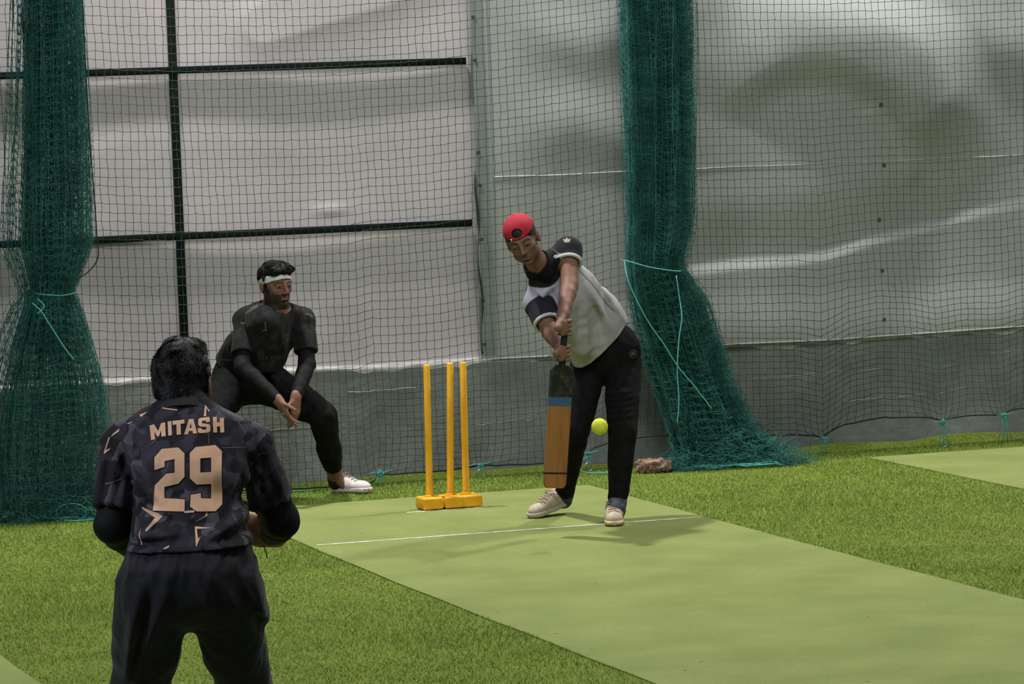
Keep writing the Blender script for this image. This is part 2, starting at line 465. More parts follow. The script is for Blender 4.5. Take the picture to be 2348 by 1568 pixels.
# decals: thin prints laid on a garment
def decal(name, polys, origin, ex, ey, proj, target, m, parent, off=.0011, seg=.012):
    """polys: list of (outer, holes) in 2-D metres on the plane (origin, ex, ey); laid along proj on target"""
    me = target.data; mw = parent_world(target)
    bvh = BVHTree.FromPolygons([mw @ v.co for v in me.vertices], [tuple(p.vertices) for p in me.polygons])
    bm = bmesh.new(); proj = Vector(proj).normalized(); ex = Vector(ex); ey = Vector(ey); origin = Vector(origin)
    for outer, holes in polys:
        loops = [[Vector((x, y, 0)) for x, y in outer]]+[[Vector((x, y, 0)) for x, y in h] for h in holes]
        flat = [p for l in loops for p in l]
        vs = [bm.verts.new(p) for p in flat]
        for t in tessellate_polygon(loops):
            try: bm.faces.new([vs[i] for i in t])
            except ValueError: pass
    for _ in range(7):
        E = [e for e in bm.edges if e.calc_length() > seg]
        if not E: break
        bmesh.ops.subdivide_edges(bm, edges=E, cuts=1)
        bmesh.ops.triangulate(bm, faces=bm.faces[:])
    bad = []
    for v in bm.verts:
        p = origin+ex*v.co.x+ey*v.co.y
        h = bvh.ray_cast(p-proj*1.0, proj)
        if h[0] is None: bad.append(v); v.co = p
        else: v.co = h[0]-proj*off
    if bad: bmesh.ops.delete(bm, geom=bad, context='VERTS')
    bm.verts.index_update()
    if not bm.faces: bm.free(); return None
    o = mesh_obj(name, [v.co for v in bm.verts], [[v.index for v in f.verts] for f in bm.faces], m, parent, True)
    bm.free()
    return o

# ================================================================== THE SETTING
def turf_b(nt, b):
    v = coords(nt)
    n1 = noise(nt, v, 3.0, 4); n2 = noise(nt, v, 90, 3)
    c1 = ramp(nt, n1, [(.35, (.140, .190, .028)), (.65, (.185, .240, .042))])
    c2 = ramp(nt, n2, [(.3, (.5, .5, .45)), (.7, (1.15, 1.15, 1.1))])
    nt.links.new(mix(nt, 1.0, c1, c2, 'MULTIPLY'), b.inputs['Base Color'])
    bump(nt, b, noise(nt, v, 160, 4), .8, .01)
MAT['turf'] = mat('turf', rough=.9, spec=.1, build=turf_b)
def blade_b(nt, b):
    v = coords(nt)
    n = noise(nt, v, 60, 2); n1 = noise(nt, v, 2.5, 4)
    c = ramp(nt, n, [(.3, (.170, .245, .038)), (.5, (.215, .305, .054)), (.72, (.295, .385, .090))])
    c2 = ramp(nt, n1, [(.35, (.82, .82, .8)), (.65, (1.1, 1.1, 1.1))])
    nt.links.new(mix(nt, 1.0, c, c2, 'MULTIPLY'), b.inputs['Base Color'])
MAT['blade'] = mat('grass_blade', rough=.75, spec=.2, build=blade_b)
def mat_b(nt, b):
    v = coords(nt)
    c1 = ramp(nt, noise(nt, v, 2.2, 5), [(.35, (.168, .202, .065)), (.65, (.206, .241, .082))])
    c2 = ramp(nt, noise(nt, v, 230, 3), [(.3, (.78, .8, .74)), (.7, (1.15, 1.15, 1.15))])
    vo = N(nt, 'ShaderNodeTexVoronoi', Scale=5.0); nt.links.new(v, vo.inputs['Vector'])
    sp = ramp(nt, vo.outputs['Distance'], [(0.0, (.3, .3, .28)), (.03, (.35, .35, .32)), (.05, (1, 1, 1))])
    m = mix(nt, 1.0, c1, c2, 'MULTIPLY')
    nt.links.new(mix(nt, 1.0, m, sp, 'MULTIPLY'), b.inputs['Base Color'])
    bump(nt, b, noise(nt, v, 260, 3), .6, .004)
MAT['mat'] = mat('pitch_mat', rough=.95, spec=.08, build=mat_b)
def wall_b(nt, b):
    v = coords(nt)
    n = noise(nt, v, 1.6, 6, .6)
    c = ramp(nt, n, [(.3, (.170, .193, .185)), (.5, (.215, .236, .227)), (.68, (.27, .285, .276))])
    # horizontal trowel seams, worn pale
    wv = coords(nt, (.5, 1, 9))
    n2 = noise(nt, wv, 2.2, 5, .65)
    pale = ramp(nt, n2, [(.60, (0, 0, 0)), (.70, (.35, .35, .35))])
    c = mix(nt, pale, c, (.34, .35, .34))
    st = ramp(nt, noise(nt, v, 9, 6, .7), [(.3, (.82, .84, .82)), (.6, (1.05, 1.05, 1.05))])
    nt.links.new(mix(nt, 1.0, c, st, 'MULTIPLY'), b.inputs['Base Color'])
    bump(nt, b, noise(nt, v, 14, 8, .65), .45, .02)
MAT['wall'] = mat('painted_plaster', rough=.9, spec=.1, build=wall_b)
MAT['ledge'] = mat('ledge_paint', rough=.9, build=two_tone((.36, .36, .345), (.54, .53, .505), 14, bstr=.4, bscale=40))
def sheet_b(c1, c2):
    def f(nt, b):
        v = coords(nt)
        c = ramp(nt, noise(nt, v, 1.3, 5, .6), [(.35, c1), (.65, c2)])
        s = ramp(nt, noise(nt, v, 420, 2), [(.3, (.93,)*3), (.7, (1.04,)*3)])
        nt.links.new(mix(nt, 1.0, c, s, 'MULTIPLY'), b.inputs['Base Color'])
        bump(nt, b, noise(nt, v, 5, 4), .10, .02)
    return f
MAT['sheet_white'] = mat('white_tarpaulin', rough=.55, spec=.3, build=sheet_b((.455, .425, .435), (.53, .50, .51)))
MAT['sheet_grey'] = mat('grey_tarpaulin', rough=.5, spec=.35, build=sheet_b((.300, .318, .305), (.360, .378, .364)))
MAT['hem'] = mat('tarpaulin_hem', rough=.6, build=two_tone((.175, .205, .198), (.21, .24, .23), 3))
MAT['eyelet'] = mat('eyelet', (.06, .07, .065), .5)

def ground_box(name, x0, x1, y0, y1, z0, z1, m, nx=1, ny=1):
    bm = MB(); bm.box(((x0+x1)/2, (y0+y1)/2, (z0+z1)/2), (x1-x0, y1-y0, z1-z0))
    return bm.build(name, m, None, False)
fl = tag(ground_box('floor', -9, 9, -21, 1.9, -.2, 0, MAT['turf']), kind='structure')

# low plaster wall with an uneven worn top edge
LEDGE = [(-9, .668), (-1.405, .664), (-.6, .675), (.034, .659), (.685, .665), (1.215, .661), (1.7, .672), (2.3, .670), (2.856, .661), (4.13, .676), (9, .67)]
lx = np.array([p[0] for p in LEDGE]); lz = np.array([p[1] for p in LEDGE])
def ledge_z(x): return np.interp(x, lx, lz)
def strip_solid(name, x0, x1, n, fz0, fz1, y_front, y_back, m, nz=8, fy=None):
    xs = np.linspace(x0, x1, n); V = []; Q = []
    rows = []
    for k in range(nz+1):
        t = k/nz; z = fz0(xs)+(fz1(xs)-fz0(xs))*t
        y = np.full(n, y_front)+(fy(xs, z) if fy else 0)
        rows.append(np.stack([xs, y, z], 1))
    rows.append(np.stack([xs, np.full(n, y_back), fz1(xs)], 1)); rows.append(np.stack([xs, np.full(n, y_back), fz0(xs)], 1))
    rows.append(rows[0].copy())
    V = np.concatenate(rows, 0)
    i = np.arange(n-1)
    for k in range(len(rows)-1):
        Q.append(np.stack([k*n+i, k*n+i+1, (k+1)*n+i+1, (k+1)*n+i], 1))
    return mesh_obj(name, V, np.concatenate(Q, 0), m, None, False)
wob = lambda x, z: .006*np.sin(3.1*x+5*z)+.004*np.sin(11*x-7*z+1)
w = strip_solid('wall_back', -9, 9, 400, lambda x: 0*x-.05, lambda x: ledge_z(x)+.004*np.sin(17*x)+.003*np.sin(41*x)-.012, 1.600, 1.84, MAT['wall'], 24, wob)
tag(w, kind='structure')
def crumb(x): return ledge_z(x)-.020-.012*np.clip(np.sin(5.3*x)+np.sin(12.7*x+1)+.6*np.sin(31*x+2), 0, 3)
lt = strip_solid('trim_1', -9, 9, 900, crumb, lambda x: ledge_z(x)+.003*np.sin(23*x), 1.596, 1.80, MAT['ledge'], 2, lambda x, z: wob(x, z)+.001)
tag(lt, 'pale crumbling paint along the top edge of the low wall', kind='structure')
# pale cracks in the plaster
def crack(pts, r=.004):
    m = MB(); P = []
    for i in range(len(pts)-1):
        a, b = Vector(pts[i]), Vector(pts[i+1]); n = max(2, int((b-a).length/.03))
        for k in range(n): P.append(a.lerp(b, k/n)+Vector((0, 0, random.uniform(-.004, .004))))
    P.append(Vector(pts[-1])); P = [Vector((p.x, 1.600+float(wob(p.x, p.z))-.0005, p.z)) for p in P]
    m.tube(P, [r*random.uniform(.25, 1) for _ in P], 5); return m
cm = MB()
for pts in ([(2.35, 0, .46), (2.6, 0, .463), (2.95, 0, .475)], [(3.05, 0, .465), (3.2, 0, .47)], [(2.95, 0, .29), (3.2, 0, .30)], [(3.3, 0, .295), (3.5, 0, .305)],
            [(3.55, 0, .30), (3.75, 0, .33)], [(3.6, 0, .46), (3.72, 0, .475)], [(-.75, 0, .33), (-.25, 0, .34)], [(.62, 0, .29), (1.0, 0, .30)], [(-.1, 0, .52), (.3, 0, .525)], [(3.9, 0, .52), (4.2, 0, .54)], [(3.8, 0, .36), (4.05, 0, .33)]):
    c_ = crack(pts); cm.add(c_.v, c_.f)
tag(cm.build('trim_2', MAT['ledge']), kind='structure')

# tarpaulins above the wall
def sheet(name, x0, x1, z1, nx, nz, fy, m, thick=.004, fz0=None):
    xs = np.linspace(x0, x1, nx); t = np.linspace(0, 1, nz)
    X, Tt = np.meshgrid(xs, t, indexing='ij')
    zb = (ledge_z(xs)-.0 if fz0 is None else fz0(xs))[:, None]
    Z = zb+(z1-zb)*Tt
    Y = fy(X, Z)
    V = np.stack([X, Y, Z], 2).reshape(-1, 3); V2 = V.copy(); V2[:, 1] += thick
    i, j = np.meshgrid(np.arange(nx-1), np.arange(nz-1), indexing='ij'); a = (i*nz+j).ravel()
    Q = np.stack([a, a+nz, a+nz+1, a+1], 1); k = len(V)
    Q2 = Q[:, ::-1]+k
    def edge(ids): return np.stack([ids[:-1], ids[:-1]+k, ids[1:]+k, ids[1:]], 1)
    E = [edge(np.arange(nz)), edge((nx-1)*nz+np.arange(nz))[:, ::-1], edge(np.arange(nx)*nz)[:, ::-1], edge(np.arange(nx)*nz+nz-1)]
    return mesh_obj(name, np.concatenate([V, V2]), np.concatenate([Q, Q2]+E), m, None, True)
def seg_d(X, Z, a, b):
    dx, dz = b[0]-a[0], b[1]-a[1]; t = np.clip(((X-a[0])*dx+(Z-a[1])*dz)/(dx*dx+dz*dz), 0, 1)
    return np.hypot(X-a[0]-t*dx, Z-a[1]-t*dz)
def path_d(X, Z, P): return np.min([seg_d(X, Z, P[i], P[i+1]) for i in range(len(P)-1)], 0)
def soft(d, s): return np.exp(-(d/s)**2/2)
def left_y(X, Z):
    y = 1.662+.004*np.sin(1.9*X+1.2*Z)+.005*np.sin(3.3*X-2.7*Z+1)
    y = y-.014*soft(path_d(X, Z, [(-.5, 2.62), (.2, 2.78), (.7, 2.95)]), .10)
    y = y-.006*soft(path_d(X, Z, [(-1.6, 1.9), (-.9, 2.02), (-.1, 1.95), (.6, 2.08)]), .12)
    y = y-.006*soft(path_d(X, Z, [(-1.0, 1.05), (-.2, 1.15), (.6, 1.05)]), .12)
    y = y-.010*soft(path_d(X, Z, [(-2.6, 1.2), (-1.7, 1.0)]), .1)
    y = y-.006*soft(np.hypot((X+.14)/.07, (Z-1.56)/.02), 1)
    return np.maximum(y, 1.6525)
tag(sheet('tarpaulin', -8.5, .75, 3.4, 560, 200, left_y, MAT['sheet_white']), 'white tarpaulin stretched behind the dark green steel frame above the low wall', 'tarpaulin')
ARCH = [(2.42, 2.20), (2.55, 2.29), (2.70, 2.335), (2.86, 2.345), (3.03, 2.31), (3.2, 2.22), (3.36, 2.09), (3.49, 1.92), (3.55, 1.78)]
def right_y(X, Z):
    y = 1.560+.010*np.sin(1.6*X+.9*Z+.5)+.007*np.sin(2.9*X-2.3*Z)
    sx = sstep(.85, 1.3, X)
    f = 0
    # made-up arched bulge: a curved shadow band put into the shape of the cloth
    dx, dz = X-2.80, Z-1.62; r = np.hypot(dx, dz*1.0); th = np.degrees(np.arctan2(dz, dx))
    ang = sstep(-2, 30, th)*sstep(150, 112, th)
    rise = sstep(.50, .745, r)
    f = f+.115*(1+.7*np.exp(-((th-42)/26)**2))*ang*rise*sstep(1.35, .76, r)
    low = [(1.95, 1.12), (2.3, 1.145), (2.63, 1.150), (2.86, 1.17), (3.14, 1.245), (3.45, 1.30), (3.75, 1.36), (4.3, 1.45)]
    zl_ = np.interp(X, [a[0] for a in low], [a[1] for a in low]); dl = Z-zl_
    f = f+.040*(sstep(.035, -.045, dl)+sstep(.0, .42, dl)-1)*sstep(1.7, 2.3, X)*sstep(4.4, 3.3, X)
    f = f+.028*soft(path_d(X, Z, [(3.17, 1.98), (3.30, 1.80), (3.42, 1.62)]), .035)
    f = f+.035*soft(path_d(X, Z, [(2.2, 2.75), (2.8, 2.62), (3.6, 2.45), (4.4, 2.3)]), .16)
    f = f+.022*soft(path_d(X, Z, [(.95, 2.55), (1.4, 2.45), (1.9, 2.62)]), .12)
    f = f+.022*soft(path_d(X, Z, [(.95, 1.95), (1.3, 2.0), (1.8, 1.85)]), .13)
    f = f+.030*sstep(1.0, .70, Z)
    return y-(f-.02)*sx*.9-.001
RS = sheet('tarpaulin', .700, 8.5, 3.4, 640, 260, right_y, MAT['sheet_grey'], fz0=lambda x: ledge_z(x)+.001)
tag(RS, 'grey-green tarpaulin with an arched shadow band shaped as a bulge, right of the steel frame', 'tarpaulin')
def hem_y(X, Z): return 1.552+.014*np.sin(1.6*X+.9*Z+.5)+.012*np.sin(2.9*X-2.3*Z)
hm = sheet('hem_band', .690, .79, 3.4, 6, 120, lambda X, Z: right_y(X, Z)-.006+.010*np.sin(9*Z)*(X < .70), MAT['hem'])
hm.parent = RS
em = None
for x, z in [(.709, 2.631), (.712, 2.385), (.705, 1.859), (.714, 1.669), (.700, 1.36), (.698, 1.008), (.699, .757), (3.21, 2.043), (3.243, 1.684), (3.215, 1.36), (3.212, 1.058), (3.205, .767)]:
    x = max(x, .712); m_ = MB(); yy = float(right_y(np.array([x]), np.array([z]))[0])-.007
    m_.lathe([(.004, 0), (.010, 0), (.012, .002), (.010, .004), (.004, .004)], (x, yy, z), (0, -1, 0), 12)
    m_.build('eyelet', MAT['eyelet'], RS)
# stitched seam across the sheet
sm = MB()
sm.tube([(x, float(right_y(np.array([x]), np.array([1.708+.002*math.sin(9*x)]))[0])-.001, 1.708+.002*math.sin(9*x)) for x in np.linspace(.80, 5.5, 160)], .0035, 5)
sm.build('seam', MAT['ledge'], RS)
# dark gap lacing at the sheet edge
gm = MB(); gm.tube([(.690+.008*math.sin(14*z), 1.530+.01*math.sin(5*z), z) for z in np.linspace(.70, 1.75, 40)], [.0015+.006*abs(math.sin(6.5*z+.9))**2 for z in np.linspace(.70, 1.75, 40)], 5)
gm.build('edge_cord', MAT['rope_dark'], RS)

# steel frame
fr = empty('steel_frame', (-1.03, 1.63, .66), 'dark green steel frame of one post and two rails before the white tarpaulin', 'frame')
m_ = MB(); m_.box((-1.030, 1.632, 2.03), (.042, .040, 2.74), bev=.003); m_.build('post', MAT['steel'], fr)
for z in (2.380, 1.452):
    m_ = MB(); m_.box((-1.9, 1.634, z), (5.165, .034, .040), bev=.003); m_.build('rail', MAT['steel'], fr)
for z in (2.380, 1.452):
    m_ = MB(); m_.box((-1.03, 1.609, z), (.060, .004, .060), Matrix.Rotation(.785, 3, 'Y'), .001); m_.build('joint_plate', MAT['steel'], fr)

# ------------------------------------------------------------------ pitch mats
MAT_Z = .006
def pitch_mat(x0, x1, y0, y1, label):
    n = 60; L = []
    xs0 = [x0+.010*math.sin(.9*y+1)+.004*math.sin(5*y) for y in np.linspace(y0, y1, n)]
    xs1 = [x1+.012*math.sin(.8*y)+.004*math.sin(6*y) for y in np.linspace(y0, y1, n)]
    V = []; Q = []
    for i, y in enumerate(np.linspace(y0, y1, n)):
        V += [(xs0[i], y, .0005), (xs0[i], y, MAT_Z), (xs1[i], y, MAT_Z), (xs1[i], y, .0005)]
    for i in range(n-1):
        a = i*4; b = a+4
        Q += [(a, b, b+1, a+1), (a+1, b+1, b+2, a+2), (a+2, b+2, b+3, a+3), (a+3, b+3, b, a)]
    Q += [(0, 1, 2, 3), ((n-1)*4+3, (n-1)*4+2, (n-1)*4+1, (n-1)*4)]
    return tag(mesh_obj('pitch_mat', V, Q, MAT['mat'], None, False), label, 'mat')
pitch_mat(-1.098, .985, -17.5, .62, 'pale green cricket pitch mat with the stumps standing on it')
pitch_mat(2.84, 4.95, -17.5, 1.05, 'pale green mat corner of the next lane at right, by the wall')
pitch_mat(-5.2, -3.115, -17.5, .9, 'pale green mat corner of the next lane at bottom left')
# crease lines (worn white tape)
def tape(name, a, b, w_, label, cat, gaps=True):
    a = Vector(a); b = Vector(b); n = 70; V = []; Q = []; d = (b-a).normalized(); s = Vector((-d.y, d.x, 0))
    for i in range(n+1):
        p = a.lerp(b, i/n); ww = w_*random.uniform(.35, 1.0)/2
        V += [p-s*ww, p+s*ww]
    V = [(v[0], v[1], MAT_Z+.0015) for v in V]
    Q = [(2*i, 2*i+2, 2*i+3, 2*i+1) for i in range(n)]
    k = len(V); V += [(v[0], v[1], MAT_Z+.0001) for v in V]; Q += [(c+k, b_+k, a_+k, d_+k) for d_, a_, b_, c in [(q[3], q[0], q[1], q[2]) for q in Q]]
    return tag(mesh_obj(name, V, Q, MAT['white_tape'], None, False), label, cat)
tape('crease_line', (-1.055, -1.22, 0), (.955, -1.22, 0), .026, 'long thin white crease line in front of the batter', 'line')
tape('crease_line', (-.27, -.10, 0), (.17, -.10, 0), .030, 'short white crease line under the yellow stump base', 'line')

# turf pile as blades in the strips between the mats
def blades():
    n = 950000
    x = rng.uniform(-5.6, 5.2, n); y = -9.2+10.70*rng.random(n)
    # keep what lies near the view cone and outside the mats
    dx, dy = x-CAM_LOC.x, y-CAM_LOC.y
    dep = dx*cf.x+dy*cf.y; lat = (dx*cr.x+dy*cr.y)/dep
    keep = (np.abs(lat) < .175) & (dep > 8.5)
    for a, b, t in ((-1.098, .985, .62), (2.84, 4.95, 1.05), (-5.2, -3.115, .9)):
        wob_ = .010*np.sin(.9*y+1)
        keep &= ~((x > a+wob_+.004) & (x < b+wob_-.004) & (y < t-.01))
    x = x[keep]; y = y[keep]; n = len(x)
    h = rng.uniform(.008, .017, n)*(1+.35*np.sin(2.1*x+1)*np.sin(1.7*y)); w_ = rng.uniform(.0012, .0026, n)
    an = rng.uniform(0, np.pi, n); ln = rng.uniform(0, 2*np.pi, n); lean = rng.uniform(.1, 1.1, n)*h
    z0 = np.where(y > 1.5, 0, 0)
    A = np.stack([x-np.cos(an)*w_, y-np.sin(an)*w_, z0*1.], 1); B = np.stack([x+np.cos(an)*w_, y+np.sin(an)*w_, z0*1.], 1)
    C = np.stack([x+np.cos(ln)*lean, y+np.sin(ln)*lean, h], 1)
    V = np.stack([A, B, C], 1).reshape(-1, 3)
    o = mesh_obj('turf_grass', V, np.arange(3*n).reshape(-1, 3), MAT['blade'], None, False)
    tag(o, 'short green artificial grass pile between the pale pitch mats', 'grass', kind='stuff')
blades()
# turf edge turned up along the wall foot
def turf_edge():
    xs = np.linspace(-6, 6, 500)
    hgt = .030+.010*np.sin(2.3*xs+1)+.006*np.sin(7.1*xs)+.02*sstep(3.3, 3.6, xs)
    dep = .012*np.sin(3.1*xs)+.006*np.sin(9*xs)
    prof = [(-.11, .004), (-.085, .006), (-.078, .015), (-.070, .040), (-.058, 1.0), (-.018, 1.03), (-.012, .9), (-.010, .0)]
    V = []; n = len(prof)
    for x, h_, d_ in zip(xs, hgt, dep):
        for p, q_ in prof:
            z = min(q_, .3*h_) if q_ < .05 else h_*q_
            V.append((x, 1.585+p+d_*(.4 if p < -.04 else .15), z))
    a = np.arange(len(xs)-1)[:, None]*n
    Q = np.concatenate([a+np.array([[k, k+n, k+n+1, k+1]]) for k in range(n-1)], 0)
    return tag(mesh_obj('turf_edge', V, Q, MAT['turf'], None, True), 'dark turned-up turf edge running along the foot of the wall', 'turf')
turf_edge()

# ------------------------------------------------------------------ nets
NET_Y = 1.35; CELL = .0437
NB = [(-6, .03), (-1.553, .03), (-.689, .028), (-.108, .022), (-.003, .075), (.1, .062), (.227, .056), (.382, .056), (.598, .082), (.72, .072), (.956, .072), (1.235, .113), (1.383, .16), (1.598, .185), (1.813, .176), (2.192, .150), (2.396, .138), (2.547, .136), (2.712, .100), (2.881, .177), (3.077, .205), (3.301, .188), (3.455, .155), (3.64, .178), (3.868, .170), (4.006, .205), (4.4, .17), (4.8, .2), (6.5, .18)]
TIES = [(-.003, .075), (.598, .082), (1.235, .113), (2.712, .100), (3.455, .155), (3.868, .170)]
nbx = [p[0] for p in NB]; nbz = [p[1] for p in NB]
def net_pos(x, s):
    """x along the wall, s = height if the net hung straight (0 .. 3.2)"""
    bot = np.interp(x, nbx, nbz)
    droop = np.where(x < 1.75, .036*(x+.5)**2*(x > -1.9), .0+.012*np.sin(1.6*x))
    droop = np.where(x <= -1.9, .06, droop)
    top = 3.25
    t = s/top
    zrow = bot*(1-t)**2+s*(1-.0*t)-.19*(1-t)**2+(droop-.05)*sstep(.12, .8, s)
    zrow = np.maximum(zrow, bot+s*.75)
    X = x.copy() if hasattr(x, 'copy') else x
    Z = zrow
    for tx, tz in TIES:
        g = np.exp(-((x-tx)/.14)**2)*np.exp(-s/.10)
        X = X-(x-tx)*g*.82
        g2 = np.exp(-((x-tx)/.16)**2)*np.exp(-s/.25)
        Z = Z-.035*g2*(s > .01)
    Y = NET_Y+.03*np.sin(1.7*x+.9*s)*np.clip(s, 0, 1)*.8+.012*np.sin(5*x+3*s)+.05*np.exp(-s/.25)*np.sin(3.1*x)*.4
    Y = Y-.10*np.exp(-((x-1.72)/.35)**2)*sstep(.0, 1.2, s)
    jit = .0016
    X = X+jit*np.sin(x*173.1+s*37.7)+.004*np.sin(7*x+5*s)
    Z = Z+jit*np.sin(x*91.7+s*211.3)+.004*np.sin(9*s+4*x)
    Y = Y+jit*np.sin(x*131.7+s*151.3)
    return np.stack(np.broadcast_arrays(X, Y, np.maximum(Z, .012)), -1)
def back_net(x0, x1, label):
    xs = np.arange(x0, x1+1e-6, CELL); ss = np.arange(0, 3.20, .0475)
    P = net_pos(xs[:, None]+0*ss[None], ss[None]+0*xs[:, None])
    jx = rng.normal(0, .0013, P.shape[:2]); jz = rng.normal(0, .0013, P.shape[:2]); P[..., 0] += jx; P[..., 2] += jz
    A = []; B = []
    # a slack midpoint on each bar of twine
    for a, b in ((P[:-1], P[1:]), (P[:, :-1], P[:, 1:])):
        mid = (a+b)/2; sh = mid.shape[:2]
        mid[..., 2] -= np.abs(rng.normal(.0012, .0012, sh)); mid[..., 0] += rng.normal(0, .0012, sh)
        A += [a.reshape(-1, 3), mid.reshape(-1, 3)]; B += [mid.reshape(-1, 3), b.reshape(-1, 3)]
    V, Q = struts(np.concatenate(A), np.concatenate(B), .00165)
    kv, kf = knots(P.reshape(-1, 3), .0042)
    net = mesh_obj('back_net', np.concatenate([V, kv]), [Q, kf+len(V)], MAT['net'], None, False)
    tag(net, label, 'net')
    pts = [tuple(p) for p in P[:, 0]]
    m = MB(); m.tube(pts, .0048, 5); m.build('bottom_rope', MAT['rope_dark'], net)
    m = MB(); m.tube([tuple(p) for p in P[:, -1]], .006, 5); m.build('top_rope', MAT['rope_dark'], net)
    return net
NET = back_net(-5.2, 6.2, 'dark green square-mesh net hung in front of the tarpaulins and low wall')
# knotted cords that hold the bottom rope down, and their rings
def knot_tie(x, z, legs, ring, label):
    y = float(net_pos(np.array([x]), np.array([0.]))[0, 1])-.012
    t = empty('net_tie', (x, y, z), label, 'tie', 'cord ties along the bottom of the back net')
    m = MB()
    for k in range(7):
        a = random.uniform(0, 6.28); pts = []
        for i in range(11):
            s = i/10*6.28
            pts.append((x+.020*math.cos(s)*math.cos(a)+random.uniform(-.003, .003), y-.006+.010*math.sin(s+k), z-.002*k+.016*math.sin(s)*(.6+.5*math.sin(a))))
        m.tube(pts, .0022, 5)
    for s in (-1, 1):
        m.tube([(x, y, z), (x+s*.03, y-.003, z+.004), (x+s*.07, y, z+.002+.006*s)], .0026, 5)
    m.build('knot', MAT['cord'], t)
    for k in range(legs):
        o = (k-(legs-1)/2)*.018; m = MB()
        m.tube([(x+o*.3, y, z-.012), (x+o*.8+.004*math.sin(k), y-.006, z*.55), (x+o*1.7, y-.004, .022 if ring else .012)], .0028, 5)
        m.build('cord_end', MAT['cord'], t)
    if ring:
        m = MB(); m.tube([(x+.024*math.cos(a), y-.006, .034+.024*math.sin(a)) for a in np.linspace(0, 6.283, 25)[:-1]], .0028, 6, closed=True)
        m.build('ring', MAT['ring'], t)
    return t
knot_tie(-.003, .079, 4, False, 'teal cord knot with frayed ends left of the yellow stumps, beside the white shoe')
knot_tie(.598, .085, 3, True, 'teal cord knot above a steel ring just right of the yellow stumps')
knot_tie(1.235, .113, 2, True, 'teal cord knot behind the legs of the batter')
knot_tie(2.712, .100, 2, False, 'dark teal cord tie just right of the heap of gathered net')
knot_tie(3.455, .160, 3, True, 'teal cord tie with small ring, second from the right edge')
knot_tie(3.868, .172, 4, False, 'thick teal cord tie nearest the right edge')

def interp_path(tab, z):
    zs = np.array([t[0] for t in tab])[::-1]
    return [np.interp(z, zs, np.array([t[i] for t in tab])[::-1]) for i in range(1, len(tab[0]))]
def gathered_net(name, tab, nstr, dz, y_of, ry, label, seed, foot, fringe=0):
    rg = np.random.default_rng(seed)
    rows = int((3.25-.012)/dz)+1; zr = np.linspace(3.25, .012, rows)
    cx, rx = interp_path(tab, zr)
    cy = np.array([y_of(z) for z in zr])
    # folded course of the cloth around the bundle
    a = np.cumsum(rg.normal(0, .85, nstr)); b = np.cumsum(rg.normal(0, .85, nstr))
    px = np.sin(a*.55+rg.random()*6)*.62+np.sin(b*.9)*.38
    py = np.cos(b*.6)*.7+.3*np.sin(a)
    q = np.linspace(0, 1, nstr)
    rk = np.argsort(np.argsort(px))/(nstr-1)*2-1; px = np.sign(rk)*np.abs(rk)**1.12*.97
    if fringe:
        px[:fringe] = np.linspace(-1.55, -.9, fringe); py[:fringe] = .3*np.sin(np.arange(fringe)*.5)
    P = np.zeros((nstr, rows, 3))
    w1 = rg.uniform(0, 6.28, nstr); f1 = rg.uniform(.5, 1.4, nstr); am = rg.uniform(.02, .13, nstr)
    w2 = np.interp(np.arange(nstr), np.arange(0, nstr+8, 8), rg.uniform(0, 6.28, len(np.arange(0, nstr+8, 8))))
    for j, z in enumerate(zr):
        k = min(1., rx[j]/.16)
        ww = am*np.sin(f1*z*3+w1)+.06*np.sin(2.0*z+w2)
        x = np.clip(px+ww, -2.1, 1.08)
        low = max(0, 1-z/.55)
        P[:, j, 0] = cx[j]+x*rx[j]+rg.normal(0, .0012+.012*low, nstr)
        P[:, j, 1] = cy[j]+(py+.5*ww)*ry(z)*k+rg.normal(0, .001+.010*low, nstr)
        P[:, j, 2] = z+rg.normal(0, .003+.012*low, nstr)+.03*np.sin(a*1.3)*min(1, z)
    P[:, :, 2] = np.clip(P[:, :, 2], .008, 3.3)
    A = [P[:, :-1].reshape(-1, 3)]; B = [P[:, 1:].reshape(-1, 3)]
    l = P[:-1]; r_ = P[1:]; d = np.linalg.norm(r_-l, axis=2)
    sag = np.sqrt(np.maximum(.05**2-np.minimum(d, .048)**2, 0))*.45
    mid = (l+r_)/2; mid[..., 2] = np.maximum(mid[..., 2]-sag, .006); mid[..., 1] += rg.normal(0, .003, sag.shape); mid[..., 0] += rg.normal(0, .002, sag.shape)
    ok = (d < .11).ravel()
    A += [l.reshape(-1, 3)[ok], mid.reshape(-1, 3)[ok]]; B += [mid.reshape(-1, 3)[ok], r_.reshape(-1, 3)[ok]]
    # heap at the foot: loose loops of twine lying on the turf
    fx0, fx1, fy, fh, nl = foot
    for _ in range(nl):
        x = rg.uniform(fx0, fx1); y = fy(x)+rg.normal(0, .05); tt = (x-fx0)/(fx1-fx0); hh = fh*(.35+.65*math.sin(math.pi*min(max(tt, .02), .98)))
        z = rg.random()**1.6*hh+.01; an = rg.uniform(0, 6.28); p = np.array([x, y, z]); L = []
        for s in range(9):
            L.append(p.copy()); an += rg.normal(0, .6)
            p = p+np.array([math.cos(an)*.026, math.sin(an)*.014, rg.normal(0, .012)]); p[2] = max(p[2], .008)
        L = np.array(L); A.append(L[:-1]); B.append(L[1:])
    V, Q = struts(np.concatenate(A), np.concatenate(B), .0013)
    o = mesh_obj(name, V, Q, MAT['net_pale'], None, False)
    return tag(o, label, 'net')
LT = [(3.3, -1.838, .148), (2.763, -1.846, .152), (2.074, -1.865, .172), (1.476, -1.886, .188), (1.289, -1.907, .129), (1.215, -1.921, .104), (1.152, -1.927, .140), (.924, -1.931, .214), (.696, -1.932, .272), (.466, -1.944, .305), (.235, -1.958, .304), (.0, -1.968, .293)]
